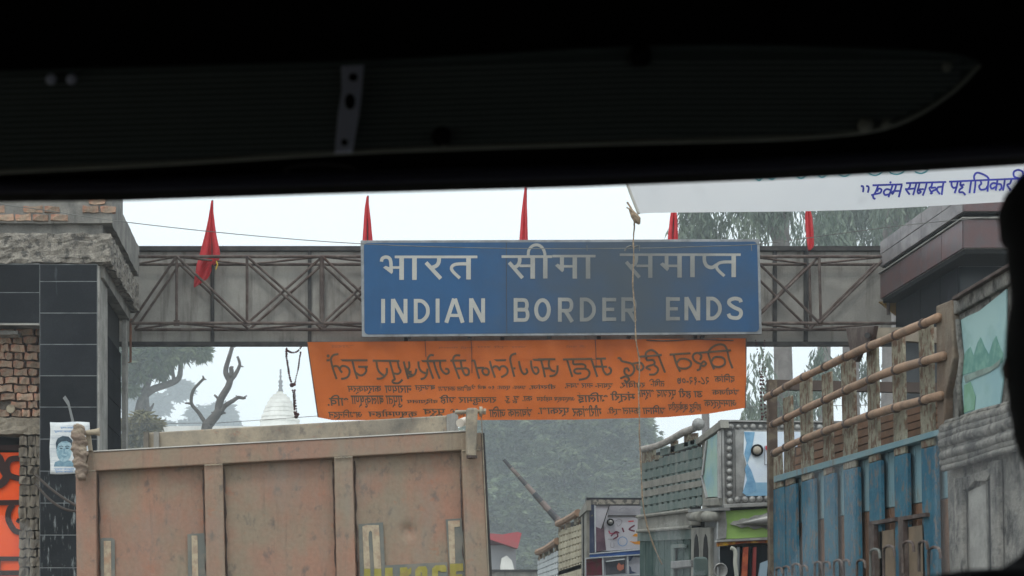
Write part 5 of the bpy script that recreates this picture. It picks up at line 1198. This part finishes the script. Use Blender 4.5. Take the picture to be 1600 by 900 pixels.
for k in range(1, NR):                                 # raised ribs, parallel to the visor's middle line
    off = k/NR; pts = []
    for i in range(90):
        x = -300+1820*i/89; base = 116-.026*x if x < 540 else 102-.030*(x-540) if x < 1000 else 88.2-.002*(x-1000)
        y = base+off*150 - (0 if x > 540 else 0)
        a, b = interp(top_c, x), interp(bot_c, x)
        if a+2 < y < b-2: pts.append(VQ(x, y, .002))
    if len(pts) > 3: MB().tube(pts, .0017, 5).build('visor_rib', vribm, vb)
MB().tube([VQ(x, y, .003) for x, y in smooth_pts(top_c, 3)], .003, 6).build('visor_rim', film, vb)
MB().tube([VQ(x, y, .003) for x, y in smooth_pts(bot_c, 3)], .0028, 6).build('visor_rim', vrim, vb)
steel = mat('bracket_steel', (.40,.46,.60,1), rough=.5, metal=.2)
MB().prism([VQ(533,103,.02), VQ(569,101,.02), VQ(566,140,.02), VQ(561,180,.02), VQ(551,236,.02), VQ(523,238,.02), VQ(528,180,.02), VQ(534,140,.02)], (0,.006,0)).build('bracket', steel, vb, bev=.001)
for x, y, rx, ry in ((552,120,7,6),(547,158,8,12),(538,222,5,5)):
    MB().prism([VQ(x+rx*math.cos(a*math.pi/6), y+ry*math.sin(a*math.pi/6), .023) for a in range(12)], (0,.002,0)).build('bracket_hole', black, vb)
for x, y, w, m_ in ((80,124,9,steel),(112,124,9,steel),(1352,196,12,vrim),(1385,194,8,vrim),(690,214,16,black),(1000,86,18,black),(692,224,6,vrim),(1480,104,8,vrim)):
    MB().ball(VQ(x, y, .012), w/F*VY, 10, 6).build('clip', m_, vb)
# windscreen header and roof
hd = [(-700,324),(0,318),(195,316),(500,306),(900,295),(1200,283),(1406,272),(1600,260),(1760,252),(1760,-420),(-700,-420)]
MB().prism([P(x, y, HY0) for x, y in hd], (0, -.05, 0)).build('windscreen_header', black, vb, bev=.006)
MB().tube([P(x, y-26, HY0-.06) for x, y in hd[:9]], .008, 8).build('header_trim', mat('trim_navy', (.012,.014,.03,1), rough=.6), vb)
b = MB(); ring(b, 500, 267, 56, 10, 5, lambda x, y, o: P(x, y, HY0-.05-o), .006); b.build('header_handle', mat('handle_dark', (.03,.03,.03,1)), vb)
zr = ZP(-420, HY0)
MB().box(-1.0, 1.12, -2.2, HY0, zr-.03, zr).build('roof_lining', black, vb)
MB().box(-1.0, 1.12, -2.25, -2.2, .6, zr).build('rear_wall', black, vb)
MB().box(-1.0, 1.12, -2.2, HY0+.6, .55, .6).build('floor', black, vb)
for x in (-1.04, 1.12):
    MB().box(x, x+.04, -2.2, HY0+.05, .6, 1.45).build('door_panel', black, vb)
    MB().box(x, x+.04, -2.2, HY0+.05, 2.3, zr).build('side_rail', black, vb)
    for y in (-2.2, -.9, .5): MB().box(x, x+.04, y, y+.35, 1.45, 2.3).build('pillar', black, vb)
    MB().box(x, x+.05, HY0-.05, HY0+.05, 1.2, 2.5).build('windscreen_pillar', black, vb)
MB().box(-1.0, 1.12, HY0-.35, HY0+.5, 1.0, 1.28).build('dashboard', black, vb, bev=.05)
gm = bpy.data.materials.new('windscreen_glass'); gm.use_nodes = True; t = gm.node_tree
tr = t.nodes.new('ShaderNodeBsdfTransparent'); tr.inputs[0].default_value = (.97,.985,.98,1); gl_ = t.nodes.new('ShaderNodeBsdfGlossy'); gl_.inputs['Roughness'].default_value = .02
ms = t.nodes.new('ShaderNodeMixShader'); ms.inputs[0].default_value = .02; t.links.new(tr.outputs[0], ms.inputs[1]); t.links.new(gl_.outputs[0], ms.inputs[2]); t.links.new(ms.outputs[0], t.nodes['Material Output'].inputs[0])
MB().box(-1.0, 1.12, HY0+.06, HY0+.064, 1.25, 2.55).build('windscreen', gm, vb)
# steering wheel
sw = MB(); c0 = Vector((.66, 1.72, 1.42)); ax = Vector((0, -.75, .66)).normalized(); e1 = Vector((1,0,0)); e2 = ax.cross(e1)
sw.tube([c0+(e1*math.cos(a)+e2*math.sin(a))*.2 for a in [i*math.pi/12 for i in range(25)]], .014, 8); 
for a in (0, 2.1, 4.2): sw.tube([c0, c0+(e1*math.cos(a)+e2*math.sin(a))*.2], .012, 6)
sw.build('steering_wheel', black, vb)

# ------------------------------------------------------------------ the driver, seen from behind in silhouette
dv = empty('person', (.645, 1.35, 1.2), 'driver seen from behind as a dark silhouette at the right edge', 'person')
skin = mat('skin', (.05,.03,.02,1), rough=.6); cloth_d = mat('jacket', (.006,.006,.008,1), rough=.95, spec=.1); hair = mat('hair', (.004,.004,.004,1), rough=.9, spec=.1)
def skinned(name, verts, edges, radii, root, m, parent, sub=2):
    o0 = origin(parent); me = bpy.data.meshes.new(name); me.from_pydata([Vector(v)-o0 for v in verts], edges, []); me.materials.append(m)
    o = bpy.data.objects.new(name, me); COL.objects.link(o); o.parent = parent
    sk = o.modifiers.new('skin', 'SKIN'); sk.use_smooth_shade = True
    if not me.skin_vertices: me.skin_vertices.new() if hasattr(me.skin_vertices, 'new') else None
    for i, r in enumerate(radii): me.skin_vertices[0].data[i].radius = r if isinstance(r, tuple) else (r, r)
    me.skin_vertices[0].data[root].use_root = True
    s_ = o.modifiers.new('sub', 'SUBSURF'); s_.levels = sub; s_.render_levels = sub
    return o
X0, Y0 = .664, 1.35
V = [(X0,Y0-.02,1.28),(X0,Y0-.01,1.50),(X0,Y0,1.72),(X0,Y0+.01,1.86),(X0,Y0+.015,1.955),(X0,Y0+.02,2.02),(X0,Y0+.025,2.10),(X0,Y0+.02,2.185),
     (X0-.14,Y0+.01,1.886),(X0-.22,Y0+.02,1.62),(X0-.17,Y0+.26,1.50),(X0-.14,Y0+.34,1.51),
     (X0+.14,Y0+.01,1.886),(X0+.22,Y0+.02,1.62),(X0+.19,Y0+.26,1.50),(X0+.17,Y0+.34,1.51),
     (X0-.10,Y0+.02,1.22),(X0-.11,Y0+.42,1.20),(X0-.11,Y0+.50,.82),(X0-.11,Y0+.60,.68),
     (X0+.10,Y0+.02,1.22),(X0+.11,Y0+.42,1.20),(X0+.11,Y0+.50,.82),(X0+.11,Y0+.60,.68)]
E = [(0,1),(1,2),(2,3),(3,4),(4,5),(5,6),(6,7),(3,8),(8,9),(9,10),(10,11),(3,12),(12,13),(13,14),(14,15),(0,16),(16,17),(17,18),(18,19),(0,20),(20,21),(21,22),(22,23)]
Rr = [(.15,.11),(.15,.11),(.17,.12),(.12,.09),(.062,.06),(.058,.062),(.078,.09),(.075,.088),(.085,.085),(.05,.05),(.036,.036),(.034,.026),(.085,.085),(.05,.05),(.036,.036),(.034,.026),
      .085,.065,.05,.045,.085,.065,.05,.045]
skinned('body', V, E, Rr, 0, cloth_d, dv)
# head: one shaped surface with ears, then hair over it
def headshape(u, v, grow=0):
    a = 2*math.pi*u; t = math.pi*v
    zc = 2.145; rz = .118+grow; 
    jaw = 1-.25*max(0, (v-.55))/.45; x = math.sin(t)*math.cos(a)*(.079+grow)*jaw; y = math.sin(t)*math.sin(a)*(.098+grow)*(1-.1*max(0,(v-.6)))
    if math.sin(a) > .8 and .5 < v < .68: y += .018*math.sin((v-.5)/.18*math.pi)
    return Vector((X0+x, Y0+.02+y, zc+math.cos(t)*rz))
hb_ = MB(); hb_.grid(lambda u, v: headshape(u, v), 28, 20)
for s_ in (-1, 1):
    hb_.ball(Vector((X0+s_*.03, Y0+.115, 2.155)), .012, 8, 6)
hb_.tube([(X0,Y0+.118,2.15),(X0,Y0+.135,2.122),(X0,Y0+.118,2.115)], [.008,.014,.01], 8)
hb_.tube([(X0-.025,Y0+.112,2.088),(X0,Y0+.118,2.09),(X0+.025,Y0+.112,2.088)], [.004,.007,.004], 8)
hb_.build('head', skin, dv, smooth=True)
hp = [(2.305,.02),(2.30,.05),(2.288,.078),(2.27,.094),(2.255,.104),(2.240,.108),(2.226,.106),(2.215,.101),(2.195,.099),(2.170,.098),(2.145,.101),(2.12,.103),(2.10,.102),(2.08,.099),(2.058,.096),(2.043,.091),(2.03,.086),(2.015,.08),(2.0,.074)]
def hairshape(u, v):
    i = min(int(v*(len(hp)-1)), len(hp)-2); f = v*(len(hp)-1)-i
    z = hp[i][0]+(hp[i+1][0]-hp[i][0])*f; w = hp[i][1]+(hp[i+1][1]-hp[i][1])*f; a = 2*math.pi*u
    p = Vector((X0+w*math.cos(a), Y0+.01+w*.95*math.sin(a), z+.012))
    if z < 2.22 and math.sin(a) > .25: p.y = min(p.y, Y0+.05)
    return p+Vector((math.cos(a), math.sin(a), 0))*.002*noise.noise(p*70)
MB().grid(hairshape, 40, 36).build('hair', hair, dv, smooth=True)
for s_ in (-1, 1): MB().ball(Vector((X0+s_*.092, Y0+.03, 2.125)), .013, 10, 8, sy=.5).build('ear', skin, dv, smooth=True)
def hand(sx_):
    wx = X0+sx_*.155; w = Vector((wx, Y0+.37, 1.515))
    V = [tuple(w), tuple(w+Vector((0,.05,.012)))]; E = [(0,1)]; Rd = [(.026,.018),(.036,.016)]
    for k, (dx_, L) in enumerate(((-.026,.072),(-.009,.08),(.009,.075),(.026,.06))):
        b0 = w+Vector((dx_*.9,.085,.016)); i = len(V)
        V += [tuple(b0), tuple(b0+Vector((dx_*.1,L*.4,.004))), tuple(b0+Vector((dx_*.1,L*.55,-.022))), tuple(b0+Vector((dx_*.05,L*.35,-.04)))]
        E += [(1,i),(i,i+1),(i+1,i+2),(i+2,i+3)]; Rd += [.009,.0085,.008,.007]
    i = len(V); s_ = -sx_
    V += [tuple(w+Vector((s_*.035,.025,.004))), tuple(w+Vector((s_*.05,.055,-.008))), tuple(w+Vector((s_*.045,.08,-.02)))]; E += [(0,i),(i,i+1),(i+1,i+2)]; Rd += [.011,.0095,.008]
    skinned('hand', V, E, Rd, 0, skin, dv, 1)
hand(-1); hand(1)
# driver's seat
st = empty('driver_seat', (X0, 1.2, .6), 'dark driver seat hidden below the silhouetted driver', 'seat')
MB().box(X0-.25, X0+.25, 1.15, 1.75, .95, 1.1).build('seat_cushion', black, st, bev=.04)
MB().box(X0-.25, X0+.25, 1.05, 1.17, 1.1, 1.72).build('backrest', black, st, bev=.04)
MB().box(X0-.2, X0+.2, 1.2, 1.65, .6, .95).build('seat_base', black, st)

# ------------------------------------------------------------------ haze
hzm = bpy.data.materials.new('haze'); hzm.use_nodes = True; t = hzm.node_tree
t.nodes.remove(t.nodes['Principled BSDF']); pv = t.nodes.new('ShaderNodeVolumePrincipled')
pv.inputs['Color'].default_value = (.86,.94,1,1); pv.inputs['Density'].default_value = .0018; pv.inputs['Anisotropy'].default_value = 0
t.links.new(pv.outputs[0], t.nodes['Material Output'].inputs['Volume'])
MB().box(-420, 420, -40, 520, -1.3, 84).build('haze', hzm, kind='stuff')
